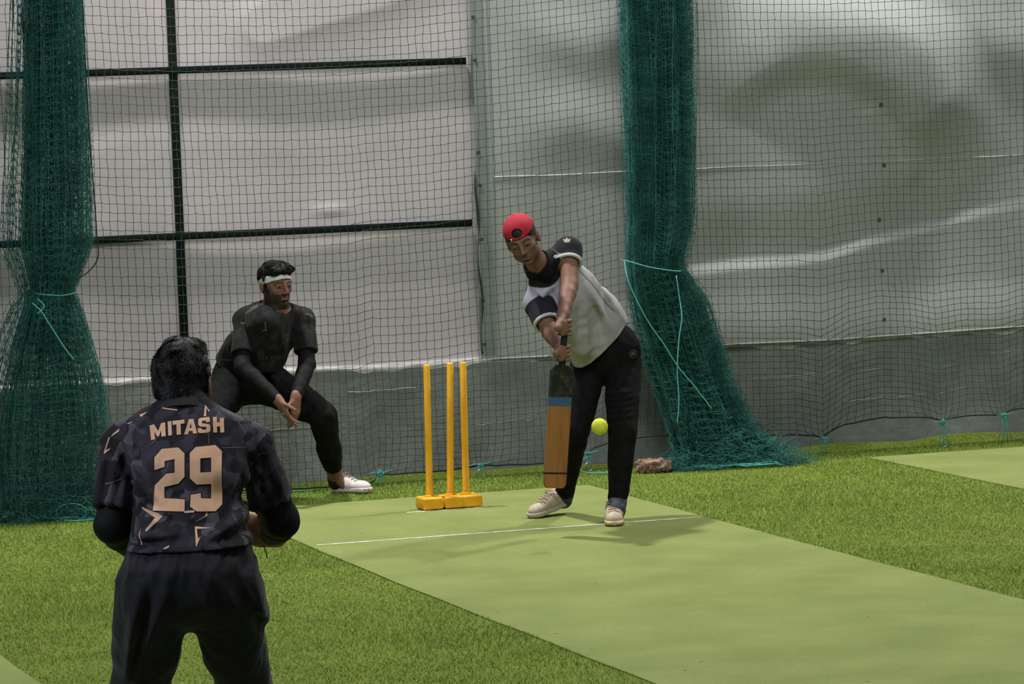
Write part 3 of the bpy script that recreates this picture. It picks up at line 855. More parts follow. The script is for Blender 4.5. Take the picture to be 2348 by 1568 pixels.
RT = [(3.3, 1.671, .222), (2.686, 1.671, .215), (1.949, 1.674, .208), (1.456, 1.663, .202), (1.308, 1.645, .190), (1.172, 1.623, .165), (1.084, 1.649, .188), (.96, 1.704, .232), (.709, 1.763, .243), (.456, 1.843, .239), (.202, 1.935, .26), (.076, 2.018, .321), (.0, 1.989, .348)]
GL = gathered_net('gathered_net', LT, 420, .047, lambda z: .80-.03*max(0, .5-z), lambda z: .11+.05*max(0, 1-z), 'gathered teal side net tied in the middle, left edge of the photo', 3, (-2.26, -1.68, lambda x: .70-.25*(x+1.97), .16, 260), 30)
GR = gathered_net('gathered_net', RT, 620, .045, lambda z: 1.16-.10*max(0, .6-z), lambda z: .10+.02*max(0, 1-z), 'gathered teal side net tied in the middle, right behind the batter', 5, (1.66, 2.36, lambda x: 1.02-.2*(x-2), .20, 700))
def cord_obj(name, paths, label, parent=None, r=.0030, m='cord'):
    mb = MB()
    for P in paths: mb.tube(smooth_path(P), r, 6)
    o = mb.build(name, MAT[m], parent)
    if parent is None: tag(o, label, 'cord')
    return o
def smooth_path(P, n=6):
    P = [Vector(p) for p in P]
    if len(P) < 3: return P
    Q = [P[0]*2-P[1]]+P+[P[-1]*2-P[-2]]; out = []
    for i in range(1, len(Q)-2):
        for k in range(n):
            t = k/n; a, b, c, d = Q[i-1], Q[i], Q[i+1], Q[i+2]
            out.append(.5*((2*b)+(c-a)*t+(2*a-5*b+4*c-d)*t*t+(3*b-a-3*c+d)*t**3))
    out.append(P[-1]); return out
cord_obj('tie_cord', [[(1.800, 1.20, 1.150), (1.725, 1.04, 1.142), (1.60, .985, 1.160), (1.503, .98, 1.182), (1.41, 1.0, 1.213), (1.392, 1.10, 1.222)],
                      [(1.395, 1.04, 1.215), (1.392, .99, 1.12), (1.435, .97, .995), (1.505, .96, .856), (1.58, .95, .742), (1.655, .94, .614), (1.755, .93, .485), (1.85, .92, .355)],
                      [(1.69, 1.0, 1.12), (1.700, .99, 1.0), (1.700, .96, .883), (1.675, .95, .761), (1.655, .94, .589), (1.655, .93, .417), (1.64, .93, .28)]],
         'pale teal cord tied round the gathered net behind the batter', r=.0032)
cord_obj('tie_cord', [[(-2.03, .80, 1.215), (-2.0, .70, 1.21), (-1.9, .665, 1.20), (-1.82, .69, 1.21), (-1.80, .80, 1.215)], [(-2.06, .66, 1.17), (-2.02, .63, 1.125), (-1.985, .62, 1.063), (-1.91, .61, .931), (-1.86, .61, .86)],
                      [(-2.03, .67, 1.19), (-2.0, .64, 1.15), (-2.04, .63, 1.11)]], 'pale teal cord tied round the gathered net at the left edge', r=.0032)
cord_obj('hanging_cord', [[(-1.70, .72, 3.2), (-1.742+.03, .70, 2.749), (-1.707, .70, 2.062), (-1.695, .70, 1.717), (-1.69, .70, 1.51), (-1.688, .70, 1.394), (-1.735, .69, 1.327), (-1.80, .67, 1.289), (-1.845, .68, 1.286)]],
         'dark cord hanging down the right side of the left gathered net', r=.0035, m='rope_dark')
def rope_heap(c, w_, d_, n, label, seed):
    rg = random.Random(seed); P = []
    for k in range(n):
        x = -w_; pts = []; y = rg.uniform(-d_, d_); z = .012+.004*k*.6
        for i in range(9):
            pts.append((c[0]+x, c[1]-.31*x+y, min(z+.012*abs(math.sin(i+k)), .05))); x += 2*w_/8*rg.uniform(.8, 1.1); y += rg.uniform(-d_, d_)*.5
        P.append(pts)
    return cord_obj('loose_cord', P, label, r=.0035)
rope_heap((1.98, .955), .27, .03, 5, 'loose teal cords lying on the turf at the foot of the right gathered net', 4)
rope_heap((-2.03, .70), .17, .03, 3, 'loose teal cords lying on the turf at the foot of the left gathered net', 6)
cord_obj('loose_cord', [[(-1.90+.07*math.cos(a)*1.1, .655-.02*math.cos(a), .05+.045*math.sin(a)) for a in np.linspace(0, 6.2, 14)], [(-1.86+.09*math.cos(a), .60+.05*math.sin(a), .014) for a in np.linspace(0, 6.2, 14)]], 'coiled loop of teal cord on the turf below the left gathered net', r=.003)
cord_obj('loose_cord', [[(-.9, 1.28, .012), (-.6, 1.30, .014), (-.4, 1.29, .012)]], 'thin teal cord on the turf left of the white shoe', r=.0028)
cord_obj('loose_cord', [[(1.20, 1.22, .10), (1.10, 1.20, .07), (1.16, 1.15, .02), (1.26, 1.13, .012), (1.42, 1.10, .012), (1.46, 1.13, .014)], [(1.18, 1.19, .014), (1.3, 1.16, .012), (1.40, 1.14, .012)]], 'teal cord on the turf between the legs of the batter', r=.0032)
# brick lump
def lump():
    F = Field((1.43, .95, -.01), (1.68, 1.20, .14), .004)
    ax = [unit((.8, -.55, 0)), unit((.55, .8, 0)), np.array([0, 0, 1.])]
    F.ell((1.525, 1.075, .040), (.082, .060, .040), ax, p=4.0)
    F.ell((1.61, 1.045, .036), (.030, .045, .034), ax, k=.01, p=3.0)
    F.ripple(.004, 18, 3); F.ripple(.0018, 60, 4)
    F.cut((1.5, 1.07, .002), (0, 0, -1))
    tag(field_obj(F, 'brick_lump', MAT['rock'], None), 'rough brown brick lump on the turf by the right gathered net', 'brick')
lump()

# ------------------------------------------------------------------ stumps
ST = empty('cricket_stumps', (0, 0, MAT_Z), 'set of three yellow plastic cricket stumps on a yellow base', 'stumps')
sx = R*0+Vector((1, 0, 0))
for k, (x, tx, ty) in enumerate(((-.112, .014, 0), (.002, .036, 0), (.089, .014, 0))):
    m = MB(); r_ = .0182; top = .766 if k else .763
    m.lathe([(.004, .05), (r_+.002, .05), (r_+.002, .09), (r_, .095), (r_, .35), (r_-.001, top-.006), (r_-.004, top), (.010, top), (.010, top-.006), (.001, top-.006)], (0, 0, 0), None, 24)
    V = [Vector((v[0]+x+tx*(v[2]-.05), v[1]+.0, v[2]+MAT_Z)) for v in m.v]
    mesh_obj('stump', V, m.f, MAT['yellow'], ST)
m = MB()
for x, wd in ((-.120, .112), (-.003, .104), (.098, .108)):
    m.box((x, -.02, .036+MAT_Z), (wd, .150, .062), bev=.010)
for x in (-.064, .042): m.box((x, -.02, .034+MAT_Z), (.02, .12, .045), bev=.006)
for x in (-.112, .002, .089): m.lathe([(.028, 0), (.026, .008), (.021, .010), (.001, .010)], (x, 0, .066+MAT_Z), None, 24)
m.build('base', MAT['yellow'], ST)
for x in (-.15, .12):
    m = MB(); m.box((x, -.02, .003+MAT_Z), (.03, .13, .006), bev=.001); m.build('foot', MAT['yellow'], ST)
# ball
def ball():
    c = Vector((0, 0, 0)); m = MB()
    bm = bmesh.new(); bmesh.ops.create_icosphere(bm, subdivisions=4, radius=.0400)
    b = BALL_POS
    m.add([v.co+b for v in bm.verts], [[v.index for v in f.verts] for f in bm.faces]); bm.free()
    o = m.build('tennis_ball', MAT['ball']); tag(o, 'bright yellow-green tennis ball in the air by the batter', 'ball')
    s = MB(); P = []
    for i in range(60):
        t = i/60*2*math.pi; a = .44; x = math.cos(t)+a*math.cos(3*t)*.35; y = math.sin(t)-a*math.sin(3*t)*.35; z = .75*math.sin(2*t)
        p = Vector((x, y, z)).normalized()*.0401; P.append(p+b)
    s.tube(P, .0011, 5, closed=True); s.build('seam', MAT['ball_seam'], o)
BALL_POS = Vector((0.1897, -1.9000, 0.5601))
ball()

# ================================================================== PEOPLE
SKIN = np.array([.165, .082, .055]); SKIN_D = np.array([.115, .055, .038])
def frame(f, u):
    """head/hand frame: x = subject's left-to-right across, y = forward, z = up"""
    f = unit(f); u = npv(u); u = unit(u-f*(u@f)); x = np.cross(f, u)
    return x, f, u
class Head:
    def __init__(s, c, f, u, scale=1.0):
        s.c = npv(c); s.x, s.y, s.z = frame(f, u); s.k = scale
    def p(s, x, y, z): return s.c+(s.x*x+s.y*y+s.z*z)*s.k
    def ax(s): return np.array([s.x, s.y, s.z])
    def loc(s, V):
        d = (V-s.c)/s.k; return d@s.x, d@s.y, d@s.z
    def skull(s, F, beard=0.0):
        k = s.k; A = s.ax(); e = lambda c, r, kk=.012, op='u', ax=A, p=2.0: F.ell(s.p(*c), np.array(r)*k, ax, kk, op, p)
        e((0, -.014, .028), (.0745, .094, .083), .02)
        e((0, .030, -.030), (.0595, .058, .070), .03)
        e((0, .040, -.072), (.046, .045, .036), .025)
        e((0, .072, -.100), (.021, .016, .015), .022)
        for sg in (-1, 1):
            e((sg*.047, .018, -.068), (.018, .028, .022), .025)
            e((sg*.043, .062, -.022), (.018, .016, .015), .02)
            e((sg*.033, .094, .004), (.0165, .011, .0105), .010, 's')
            F.cone(s.p(sg*.012, .087, .020), s.p(sg*.048, .074, .018), .009*k, .008*k, .012)
            e((sg*.033, .0775, .0015), (.0135, .0125, .0115), .003)
            # lids
            F.cone(s.p(sg*.020, .0865, .0055), s.p(sg*.046, .080, .0045), .0052*k, .0048*k, .004)
            F.cone(s.p(sg*.021, .0865, -.0062), s.p(sg*.045, .0805, -.0055), .0040*k, .0038*k, .004)
            # ears
            ea = frame(s.y*.95-s.x*sg*.3, s.z-.15*s.y); ea = np.array(ea)
            e((sg*.078, -.012, -.006), (.007, .018, .029), .006, 'u', ea)
            e((sg*.087, -.004, -.002), (.005, .010, .018), .004, 's', ea)
            e((sg*.077, -.006, -.032), (.007, .010, .012), .006, 'u', ea)
        F.cone(s.p(0, .089, .012), s.p(0, .110, -.030), .0085*k, .0115*k, .012)
        for sg in (-1, 1): e((sg*.0125, .099, -.034), (.0085, .011, .0075), .007)
        e((0, .099, -.043), (.010, .006, .0035), .004, 's')
        # mouth
        F.cone(s.p(-.020, .088, -.062), s.p(.020, .088, -.062), .0055*k, .0055*k, .006)
        F.cone(s.p(-.016, .089, -.073), s.p(.016, .089, -.073), .0065*k, .0065*k, .006)
        e((0, .101, -.0675), (.026, .012, .0022), .003, 's')
        e((0, .085, -.083), (.016, .008, .004), .010, 's')
    def neck(s, F, base, r=.056):
        F.cone(s.p(0, -.022, -.045), base, .054*s.k, r, .03)
        F.cone(s.p(0, .012, -.085), base+ .02*s.y, .036*s.k, r*.8, .03)
    def color(s, V, base, beard=0.0, brow=1.0):
        x, y, z = s.loc(V); near = (np.abs(x) < .1) & (np.abs(y) < .13) & (np.abs(z) < .13)
        C = np.tile(base, (len(V), 1)).astype(float)
        def darken(m, col):
            nonlocal C
            m = np.where(near, m, 0)[:, None]; C = C*(1-m)+np.array(col)*m
        # brows
        ax_ = np.abs(x)
        b = sstep(.0058, .0025, np.abs(z-(.0215+.10*np.minimum(ax_-.012, .02)-.25*np.maximum(ax_-.034, 0))))*sstep(.008, .014, ax_)*sstep(.054, .047, ax_)*(y > .055)
        darken(b*brow*.9, (.012, .009, .008))
        lips = sstep(.010, .006, np.abs(z+.0675))*sstep(.026, .020, ax_)*(y > .08)
        if beard:
            nz = .5+.5*np_noise(x*1., y*1., z*1., 90, 5)
            jaw = sstep(-.036, -.050, z-.35*np.maximum(.055-y, 0)*0)*sstep(-.02, -.005, y)
            side = sstep(.052, .060, ax_)*sstep(.005, -.03, z)*sstep(-.012, 0, y)*sstep(.05, .03, y)
            cheek_clear = sstep(-.045, -.030, z)*(y > .05)
            must = sstep(.007, .004, np.abs(z+.052))*sstep(.030, .024, ax_)*(y > .075)
            g = np.clip(np.maximum(np.maximum(jaw*(1-cheek_clear), side), must), 0, 1)*(1-lips)
            darken(g*beard*(.93+.07*nz), (.012, .009, .008))
        darken(lips*.55, (.13, .045, .04))
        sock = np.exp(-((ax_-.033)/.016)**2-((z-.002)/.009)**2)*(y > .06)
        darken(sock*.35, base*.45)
        return C
    def eyes(s, parent, look=(0, 1, 0)):
        for sg in (-1, 1):
            c = s.p(sg*.033, .0790, .0002); r = .0122*s.k; m = MB()
            d = unit(s.x*look[0]+s.y*look[1]+s.z*look[2])
            bm = bmesh.new(); bmesh.ops.create_uvsphere(bm, u_segments=16, v_segments=12, radius=r)
            m.add([v.co+Vector(c) for v in bm.verts], [[v.index for v in f.verts] for f in bm.faces]); bm.free()
            e = m.build('eye', MAT['eye_white'], parent)
            i = MB(); i.lathe([(.0058*s.k, -.0005), (.0052*s.k, .0009), (.001, .0014)], c+d*(r-.0012), Vector(d), 16); i.build('iris', MAT['iris'], e)

def hand(F, w, d, side, curl, thumb=.5, spread=.12, k=1.0, thumb_d=None):
    """w wrist, d along the palm, side towards the thumb, fingers curl towards the palm normal"""
    w = npv(w); d = unit(d); side = npv(side); side = unit(side-d*(side@d)); n = np.cross(d, side)
    if k < 0: n = -n; k = -k
    A = np.array([side, d, n])
    F.ell(w+d*.050*k, (.041*k, .052*k, .016*k), A, .012, p=2.6)
    F.ell(w+d*.030*k+side*.022*k+n*.006, (.016*k, .028*k, .014*k), A, .012)
    F.cone(w-d*.02*k, w+d*.03*k, .027*k, .030*k, .015, w=.72, right=side)
    lens = (.074, .083, .077, .060); offs = (.030, .0105, -.009, -.028); base = (.088, .093, .089, .079)
    for i in range(4):
        b = w+d*base[i]*k*.97+side*offs[i]*k; c = curl[i] if isinstance(curl, (list, tuple)) else curl
        dd = d+side*spread*(1.5-i)*.5; ang = 0; p = b
        F.cone(w+d*.06*k+side*offs[i]*k, b, .010*k, .0095*k, .008)
        for j, (fl, ca) in enumerate(((.44, .75), (.31, 1.0), (.25, .7))):
            ang += c*ca; q = p+(unit(dd)*math.cos(ang)+n*math.sin(ang))*lens[i]*fl*k
            F.cone(p, q, (.0092-.0010*j)*k, (.0085-.0011*j)*k, .003); p = q
    tb = w+d*.022*k+side*.030*k+n*.004
    td = unit(d*.75+side*.75+n*thumb) if thumb_d is None else unit(thumb_d)
    p1 = tb+td*.036*k; F.cone(tb, p1, .0125*k, .0108*k, .008)
    p2 = p1+unit(td+d*.4+n*thumb*.7)*.030*k; F.cone(p1, p2, .0105*k, .0095*k, .004)
    p3 = p2+unit(td*.6+d*.7+n*thumb)*.024*k; F.cone(p2, p3, .0095*k, .0078*k, .003)

def leg(F, hip, knee, ankle, r=(.085, .062, .040), k=.03, calf=.018):
    hip = npv(hip); knee = npv(knee); ankle = npv(ankle)
    F.chain([hip, hip*.5+knee*.5, knee], [r[0], (r[0]+r[1])/2+.004, r[1]], k=k)
    F.chain([knee, knee*.68+ankle*.32, knee*.3+ankle*.7, ankle], [r[1]*.93, r[1]*.95, (r[1]+r[2]*1.2)/2*.86, r[2]], k=.02)
def arm(F, sh, el, wr, r=(.052, .042, .027), k=.03):
    sh = npv(sh); el = npv(el); wr = npv(wr)
    F.chain([sh, sh*.55+el*.45, el], [r[0], r[0]*.90, r[1]], k=k)
    F.chain([el, el*.7+wr*.3, wr*.7+el*.3, wr], [r[1]*.95, r[1]*.98, r[2]*1.18, r[2]], k=.015)
def torso(F, J, w, grow=0.0, k=.035):
    """J: pelvis, waist, chest, neckb, shl, shr; w = half-widths and depth ratios"""
    rt = npv(J['right']); g = grow
    P = [npv(J[n]) for n in ('pelvis', 'waist', 'chest', 'upper')]
    Rr = [w[0]+g, w[1]+g, w[2]+g, w[3]+g]
    dr = [.74, .72, .70, .66]
    for i in range(3):
        F.cone(P[i], P[i+1], Rr[i], Rr[i+1], k=k, w=(dr[i]+dr[i+1])/2, right=rt)
    nb = npv(J['neckb'])
    for s in ('shl', 'shr'):
        F.cone(P[3], npv(J[s]), .075+g*.6, .056+g, k=.04)
        F.cone(nb, npv(J[s]), .050+g*.6, .050+g*.8, k=.04)
    F.cone(P[3], nb, .08+g*.5, .056+g*.3, k=.03)

def shoe(name, heel, toe, up, parent, upper, sole, length=.285, accent=None, lace=True, toe_col=None):
    """heel = point on the ground under the heel, toe = direction"""
    o = Vector(heel); y = Vector(toe).normalized(); z = Vector(up); z = (z-y*z.dot(y)).normalized(); x = y.cross(z)
    P = lambda a, b, c: npv(o+x*a+y*b+z*c); k = length/.285
    c0 = npv(o+y*.14*k+z*.06); 
    F = Field(c0-.2, c0+.2, .004)
    A = np.array([npv(x), npv(y), npv(z)])
    F.ell(P(0, .045*k, .040), (.036, .048, .052), A, .01)
    F.cone(P(0, .05*k, .050), P(0, .130*k, .045), .036, .042, .02, w=1.0, right=x)
    F.cone(P(.003, .12*k, .036), P(.002, .225*k, .026), .044, .040, .02, w=.80, right=x)
    F.ell(P(0, .225*k, .030), (.040, .052, .028), A, .02)
    F.cone(P(0, .050*k, .055), P(0, .040*k, .092), .036, .035, .02)
    F.cone(P(0, .085*k, .070), P(0, .15*k, .052), .026, .026, .02)
    F.ell(P(0, .042*k, .105), (.024, .030, .020), A, .004, 's')
    F.cut(P(0, .04, .096), npv(z*.9+y*.15))
    F.cut(P(0, .1, .014), -npv(z))
    sh = field_obj(F, name, upper, parent, it=2)
    G_ = Field(c0-.2, c0+.2, .004)
    G_.cone(P(0, .042*k, .012), P(0, .12*k, .012), .040, .040, .02, w=1.0, right=x)
    G_.cone(P(0, .12*k, .012), P(0, .225*k, .014), .042, .048, .02, w=1.0, right=x)
    G_.ell(P(0, .235*k, .016), (.043, .050, .02), A, .02)
    G_.cut(P(0, .04, .026), npv(z)); G_.cut(P(0, .04, .001), -npv(z))
    field_obj(G_, 'sole', sole, sh, it=1)
    if accent:
        for s in (-1, 1):
            m = MB(); m.tube([P(s*.040, .225*k, .016), P(s*.033, .262*k, .016), P(s*.016, .284*k, .016)], [.006, .009, .006], 8); m.build('toe_guard', accent, sh)
    if lace:
        tree = BVHTree.FromPolygons([v.co for v in sh.data.vertices], [tuple(p.vertices) for p in sh.data.polygons])
        def on(a, b):
            hit = tree.ray_cast(o+x*a+y*b+z*.2, -z)[0]
            return npv(hit+z*.0015) if hit is not None else P(a, b, .05)
        m = MB()
        for j in range(5):
            b = (.100+.020*j)*k; h = .094-.0105*j
            m.tube([on(-.026, b), on(-.012, b+.006), on(0, b+.009), on(.012, b+.012), on(.026, b+.006)], .0032, 6)
            m.tube([on(.024, b+.004), on(0, b+.014), on(-.024, b+.022)], .0026, 6)
        for s in (-1, 1): m.tube(smooth_path([P(0, .105*k, .096), P(s*.018, .10*k, .104), P(s*.03, .115*k, .092), P(s*.012, .112*k, .094)]), .0024, 6)
        m.build('laces', MAT['lace'], sh)
    return sh

def lin(v): return np.array(v, float)
BLACKC = lin((.0055, .0055, .0065))
def camo(V, a, b, c, sc=1.0, seed=0):
    """angular patches: nearest of scattered seeds, three cloth tones"""
    rg = np.random.default_rng(seed); lo = V.min(0); hi = V.max(0)
    S = np.array([[1, 0, .5], [0, 1, 0], [-.5, 0, 1.]])*np.array([1.0, 1.0, 1.0])
    sd = (lo+(hi-lo)*rg.random((2200, 3))); W_ = V @ S; sd = sd @ S; W_[:, 2] *= .62; sd[:, 2] *= .62
    W_ = W_+.006*np.stack([np_noise(V[:, 0], V[:, 1], V[:, 2], 18, seed+i) for i in range(3)], 1)
    pal = np.array([a, a, a, b, b, c, (np.array(a)+b)/2]); pick = pal[rg.integers(0, len(pal), len(sd))]
    C = np.zeros((len(V), 3)); s2 = (sd*sd).sum(1)
    for i in range(0, len(V), 20000):
        w = W_[i:i+20000]; d = s2[None]-2*w@sd.T; C[i:i+20000] = pick[d.argmin(1)]
    return C

# ---------------------------------------------------------------- batter
def batter():
    root = empty('person', (0.38, -1.0, 0), 'batting person in red backward cap, white and black shirt, black trousers, swinging a bat', 'person')
    J = dict(pelvis=Vector((0.5741, -0.9500, 0.8506)), waist=Vector((0.4817, -1.0000, 0.9821)), chest=Vector((0.3184, -1.1000, 1.1421)), upper=Vector((0.2469, -1.1500, 1.2240)), neckb=Vector((0.1375, -1.2400, 1.3104)),
             shl=Vector((0.2969, -1.2100, 1.3866)), shr=Vector((0.1279, -1.2000, 1.1273)))
    J['right'] = npv(Vector((0.3081, -1.2200, 1.3494)))-npv(Vector((0.1218, -1.2200, 1.1414)))
    hip_l, knee_l, ank_l = Vector((0.6501, -0.9800, 0.7770)), Vector((0.5708, -1.1500, 0.4674)), Vector((0.5253, -1.1700, 0.1170))
    hip_r, knee_r, ank_r = Vector((0.4835, -0.9200, 0.7830)), Vector((0.3717, -1.0000, 0.4687)), Vector((0.4117, -0.6800, 0.1162))
    el_l, wr_l = Vector((0.2461, -1.3600, 1.2161)), Vector((0.1460, -1.5400, 1.0887))
    el_r, wr_r = Vector((0.1466, -1.3400, 0.9895)), Vector((0.1422, -1.5000, 0.9245))
    H = Head(Vector((0.0147, -1.3400, 1.4567)), T*.93-U*.36-R*.06, U+R*-.30, 1.0)
    bat_b, bat_s, bat_t = Vector(Vector((0.0659, -1.5500, 0.2428))), Vector(Vector((0.1119, -1.6000, 0.8418))), Vector(Vector((0.1288, -1.6200, 1.0568)))
    bd = (bat_t-bat_b).normalized()
    F = Field((-.35, -1.95, 0), (.95, -.5, 1.78), .011, [(H.c, .14, .0032), (npv(wr_l)*.5+npv(wr_r)*.5, .13, .0027)])
    torso(F, J, (.160, .145, .155, .140), -.008)
    H.skull(F); H.neck(F, npv(J['neckb']), .050)
    arm(F, J['shl'], el_l, wr_l, (.050, .043, .029)); arm(F, J['shr'], el_r, wr_r, (.050, .043, .029))
    leg(F, hip_l, knee_l, ank_l); leg(F, hip_r, knee_r, ank_r)
    for a, d in ((ank_l, T*.8-U*.25), (ank_r, T*.3-R*.9)): F.cone(a, npv(a)+npv(d)*.09-npv(U)*.065, .032, .026, .02)
    hl = bat_s.lerp(bat_t, .86); hr = bat_s.lerp(bat_t, .28)
    # both hands wrap the handle
    bt = npv(bd)
    for wr, hc, curl in ((wr_l, hl, 1.25), (wr_r, hr, 1.25)):
        hc = npv(hc); wr = npv(wr)
        toC = npv(T)*.8+npv(R)*.5
        n_ = unit(toC); d_ = unit(np.cross(bt, n_)); 
        w0 = hc-d_*.055+n_*.026
        F.cone(wr, w0, .025, .020, .02)
        A = np.array([bt, d_, n_])
        F.ell(hc-d_*.024+n_*.024, (.040, .032, .014), A, .010)
        for i in range(4):
            o = bt*(.033-.0218*i); r_ = .0270; P_ = []
            for a in np.linspace(.25, 1.55*math.pi/1.15, 5+0*i):
                P_.append(hc+o+(n_*math.cos(a)+d_*math.sin(a))*r_)
            for q in range(len(P_)-1): F.cone(P_[q], P_[q+1], .0098-.0006*q, .0094-.0006*q, .002)
        tp = hc-d_*.030+bt*.030+n_*.012; t2 = tp-n_*.030+bt*.008+d_*.006; t3 = t2+d_*.030-n_*.002
        F.cone(tp, t2, .012, .0105, .008); F.cone(t2, t3, .010, .008, .004)
    def col(V):
        return H.color(V, SKIN, beard=.35)
    body = field_obj(F, 'body', MAT['skin'], root, col, 1)
    H.eyes(body, (0.1, .85, -.5))
    # shirt
    F = Field((-.3, -1.70, .78), (.8, -.68, 1.60), .0042)
    torso(F, J, (.170, .160, .165, .145), .004)
    pel, wai = npv(J['pelvis']), npv(J['waist']); hem_c = npv(Vector((0.5543, -0.9600, 0.9188)))
    F.cone(wai, pel, .170, .186, k=.03, w=.74, right=J['right'])
    # cloth pulled down under the leading arm
    F.cone(Vector((0.2602, -1.2000, 1.1119)), Vector((0.3782, -1.1000, 0.8824)), .075, .045, .05)
    F.fold(Vector((0.3683, -1.2000, 1.2371)), Vector((0.5708, -1.1200, 0.9389)), .010, .018); F.fold(Vector((0.3528, -1.3000, 1.1328)), Vector((0.3899, -1.2000, 0.8869)), .009, .014)
    F.fold(Vector((0.5061, -1.1000, 1.2051)), Vector((0.6739, -1.0000, 0.9830)), .010, .016); F.fold(Vector((0.1144, -1.3000, 1.1665)), Vector((0.1791, -1.3500, 1.2191)), .009, .012)
    F.fold(Vector((0.0884, -1.3000, 1.2002)), Vector((0.1460, -1.3500, 1.1237)), .008, .010); F.fold(Vector((0.3062, -1.3000, 1.1135)), Vector((0.3332, -1.2000, 0.9119)), -.008, .012)
    F.fold(Vector((0.4226, -1.2000, 1.1472)), Vector((0.5065, -1.1000, 0.8974)), -.007, .014); F.fold(Vector((0.1350, -1.3500, 1.2535)), Vector((0.1868, -1.3500, 1.1216)), -.006, .009)
    F.ripple(.0030, 5, 31); F.ripple(.0020, 13, 32, aniso=(.8, 1, .8))
    F.F0 = F.F.copy()
    hem_n = unit(npv(Vector((0.5819, -0.9600, 0.7752)))-npv(Vector((0.4856, -1.0000, 0.9598)))); hem_n = unit(hem_n*.8+npv(R)*.32)
    F.cut(hem_c, hem_n); F.hollow(hem_c, hem_n, .025, .011, .26)
    for sh, el, t in ((J['shl'], el_l, .30), (J['shr'], el_r, .60)):
        sh = npv(sh); el = npv(el); n = unit(el-sh); L = np.linalg.norm(el-sh); F.sleeve(sh, sh+n*(L*t+.02), .064, .069, .025)
    nb = npv(J['neckb']); nn = unit(nb-npv(J['upper'])+.5*H.z*.05+npv(T)*.02)
    F.cut(nb+nn*.030, nn, .072)
    white = lin((.300, .300, .310)); navy = lin((.012, .013, .024)); black = lin((.008, .008, .009)); lav = lin((.34, .33, .41)); pipe = lin((.45, .45, .47))
    shl, shr = npv(J['shl']), npv(J['shr']); ea = unit(npv(el_l)-shl); eb = unit(npv(el_r)-shr)
    def col(V):
        C = np.tile(white, (len(V), 1))
        def put(m, c):
            nonlocal C
            C = C*(1-m[:, None])+c*m[:, None]
        dn = np.linalg.norm(V-nb, axis=1); dl = np.linalg.norm(V-shl, axis=1); dr_ = np.linalg.norm(V-shr, axis=1)
        ta = (V-shl)@ea; tb = (V-shr)@eb
        ra = np.linalg.norm((V-shl)-ta[:, None]*ea, axis=1); rb = np.linalg.norm((V-shr)-tb[:, None]*eb, axis=1)
        # panel split along the chest: lavender front on the batter's right half
        sp = unit(nb-npv(J['pelvis'])); rt = unit(J['right']); rt = unit(rt-sp*(rt@sp)); xx = (V-nb)@rt; yy = (V-nb)@sp
        put(sstep(.02, -.02, xx)*sstep(-.30, -.22, yy), lav)
        put(sstep(.112, .106, dn), black)
        put(sstep(.104, .098, dl)*(ra < .12), black)
        put(sstep(.088, .084, rb)*sstep(.014, .020, tb)*sstep(.18, .175, dr_), navy)
        # white piping at the cuffs and along the raglan seam
        La = np.linalg.norm(npv(el_l)-shl)*.30+.02; Lb = np.linalg.norm(npv(el_r)-shr)*.60+.02
        put(((np.abs(ta-La+.007) < .0075) & (ra < .09)).astype(float), pipe); put(((np.abs(tb-Lb+.006) < .0075) & (rb < .09)).astype(float), pipe)
        put(sstep(.005, .003, np.abs(xx-(.135)))*sstep(-.12, -.16, yy)*((V-nb)@npv(T) > -.25), white*.35)
        return C
    shirt = field_obj(F, 'shirt', MAT['cloth_col'], root, col, 1)
    # collar
    F = Field(nb-.16, nb+.16, .004)
    F.cone(nb-nn*.02, nb+nn*.06, .086, .070, .01)
    F.F0 = F.F.copy()
    inner = Field(nb-.16, nb+.16, .004); inner.cone(nb-nn*.06, nb+nn*.08, .066, .060, .01)
    F.F = np.maximum(F.F, -inner.F); F.cut(nb+nn*.052, nn); F.cut(nb-nn*.015, -nn)
    F.ell(nb+npv(T)*.075+nn*.03, (.026, .05, .052), None, .004, 's')
    field_obj(F, 'collar', MAT['black_cloth'], shirt)
    m = MB(); m.tube([nb+nn*.012+(H.x*math.cos(a)+unit(np.cross(nn, H.x))*math.sin(a))*.063 for a in np.linspace(0, 6.283, 33)[:-1]], .002, 5, closed=True)
    m.build('neck_cord', MAT['lace'], body)
    # trousers
    F = Field((-.0, -1.45, .05), (.85, -.45, 1.02), .0062)
    F.cone(Vector((0.5746, -0.9500, 0.8639)), Vector((0.5728, -0.9500, 0.8152)), .176, .170, .02, w=.80, right=R)
    F.chain([hip_l, npv(hip_l)*.45+npv(knee_l)*.55, knee_l, npv(knee_l)*.5+npv(ank_l)*.5, ank_l], [.092, .086, .073, .062, .049], k=.018)
    F.chain([hip_r, npv(hip_r)*.45+npv(knee_r)*.55, knee_r, npv(knee_r)*.5+npv(ank_r)*.5, ank_r], [.090, .086, .074, .060, .048], k=.018)
    F.ripple(.004, 5, 41, aniso=(1, 1, .6)); F.ripple(.0028, 12, 42, aniso=(1, 1, .5))
    for i in range(5): F.fold(Vector((0.4745, -1.2500, 0.5243))+Vector((-.04, 0, .03*i)), Vector((0.6371, -1.2000, 0.5439))+Vector((0, 0, .03*i)), .005, .009)
    F.F0 = F.F.copy()
    F.cut(hem_c-hem_n*.09, -hem_n, .30)
    for kn, an in ((knee_l, ank_l), (knee_r, ank_r)):
        n = unit(npv(an)-npv(kn)); c = npv(an)+n*.0; F.cut(c, n, .16); F.hollow(c, n, .02, .012, .11)
    tr = field_obj(F, 'trousers', MAT['black_cloth'], root)
    # emblems
    g = mat('emblem_grey', (.055, .055, .065), .8); g2 = mat('emblem_gold', (.30, .24, .17), .8)
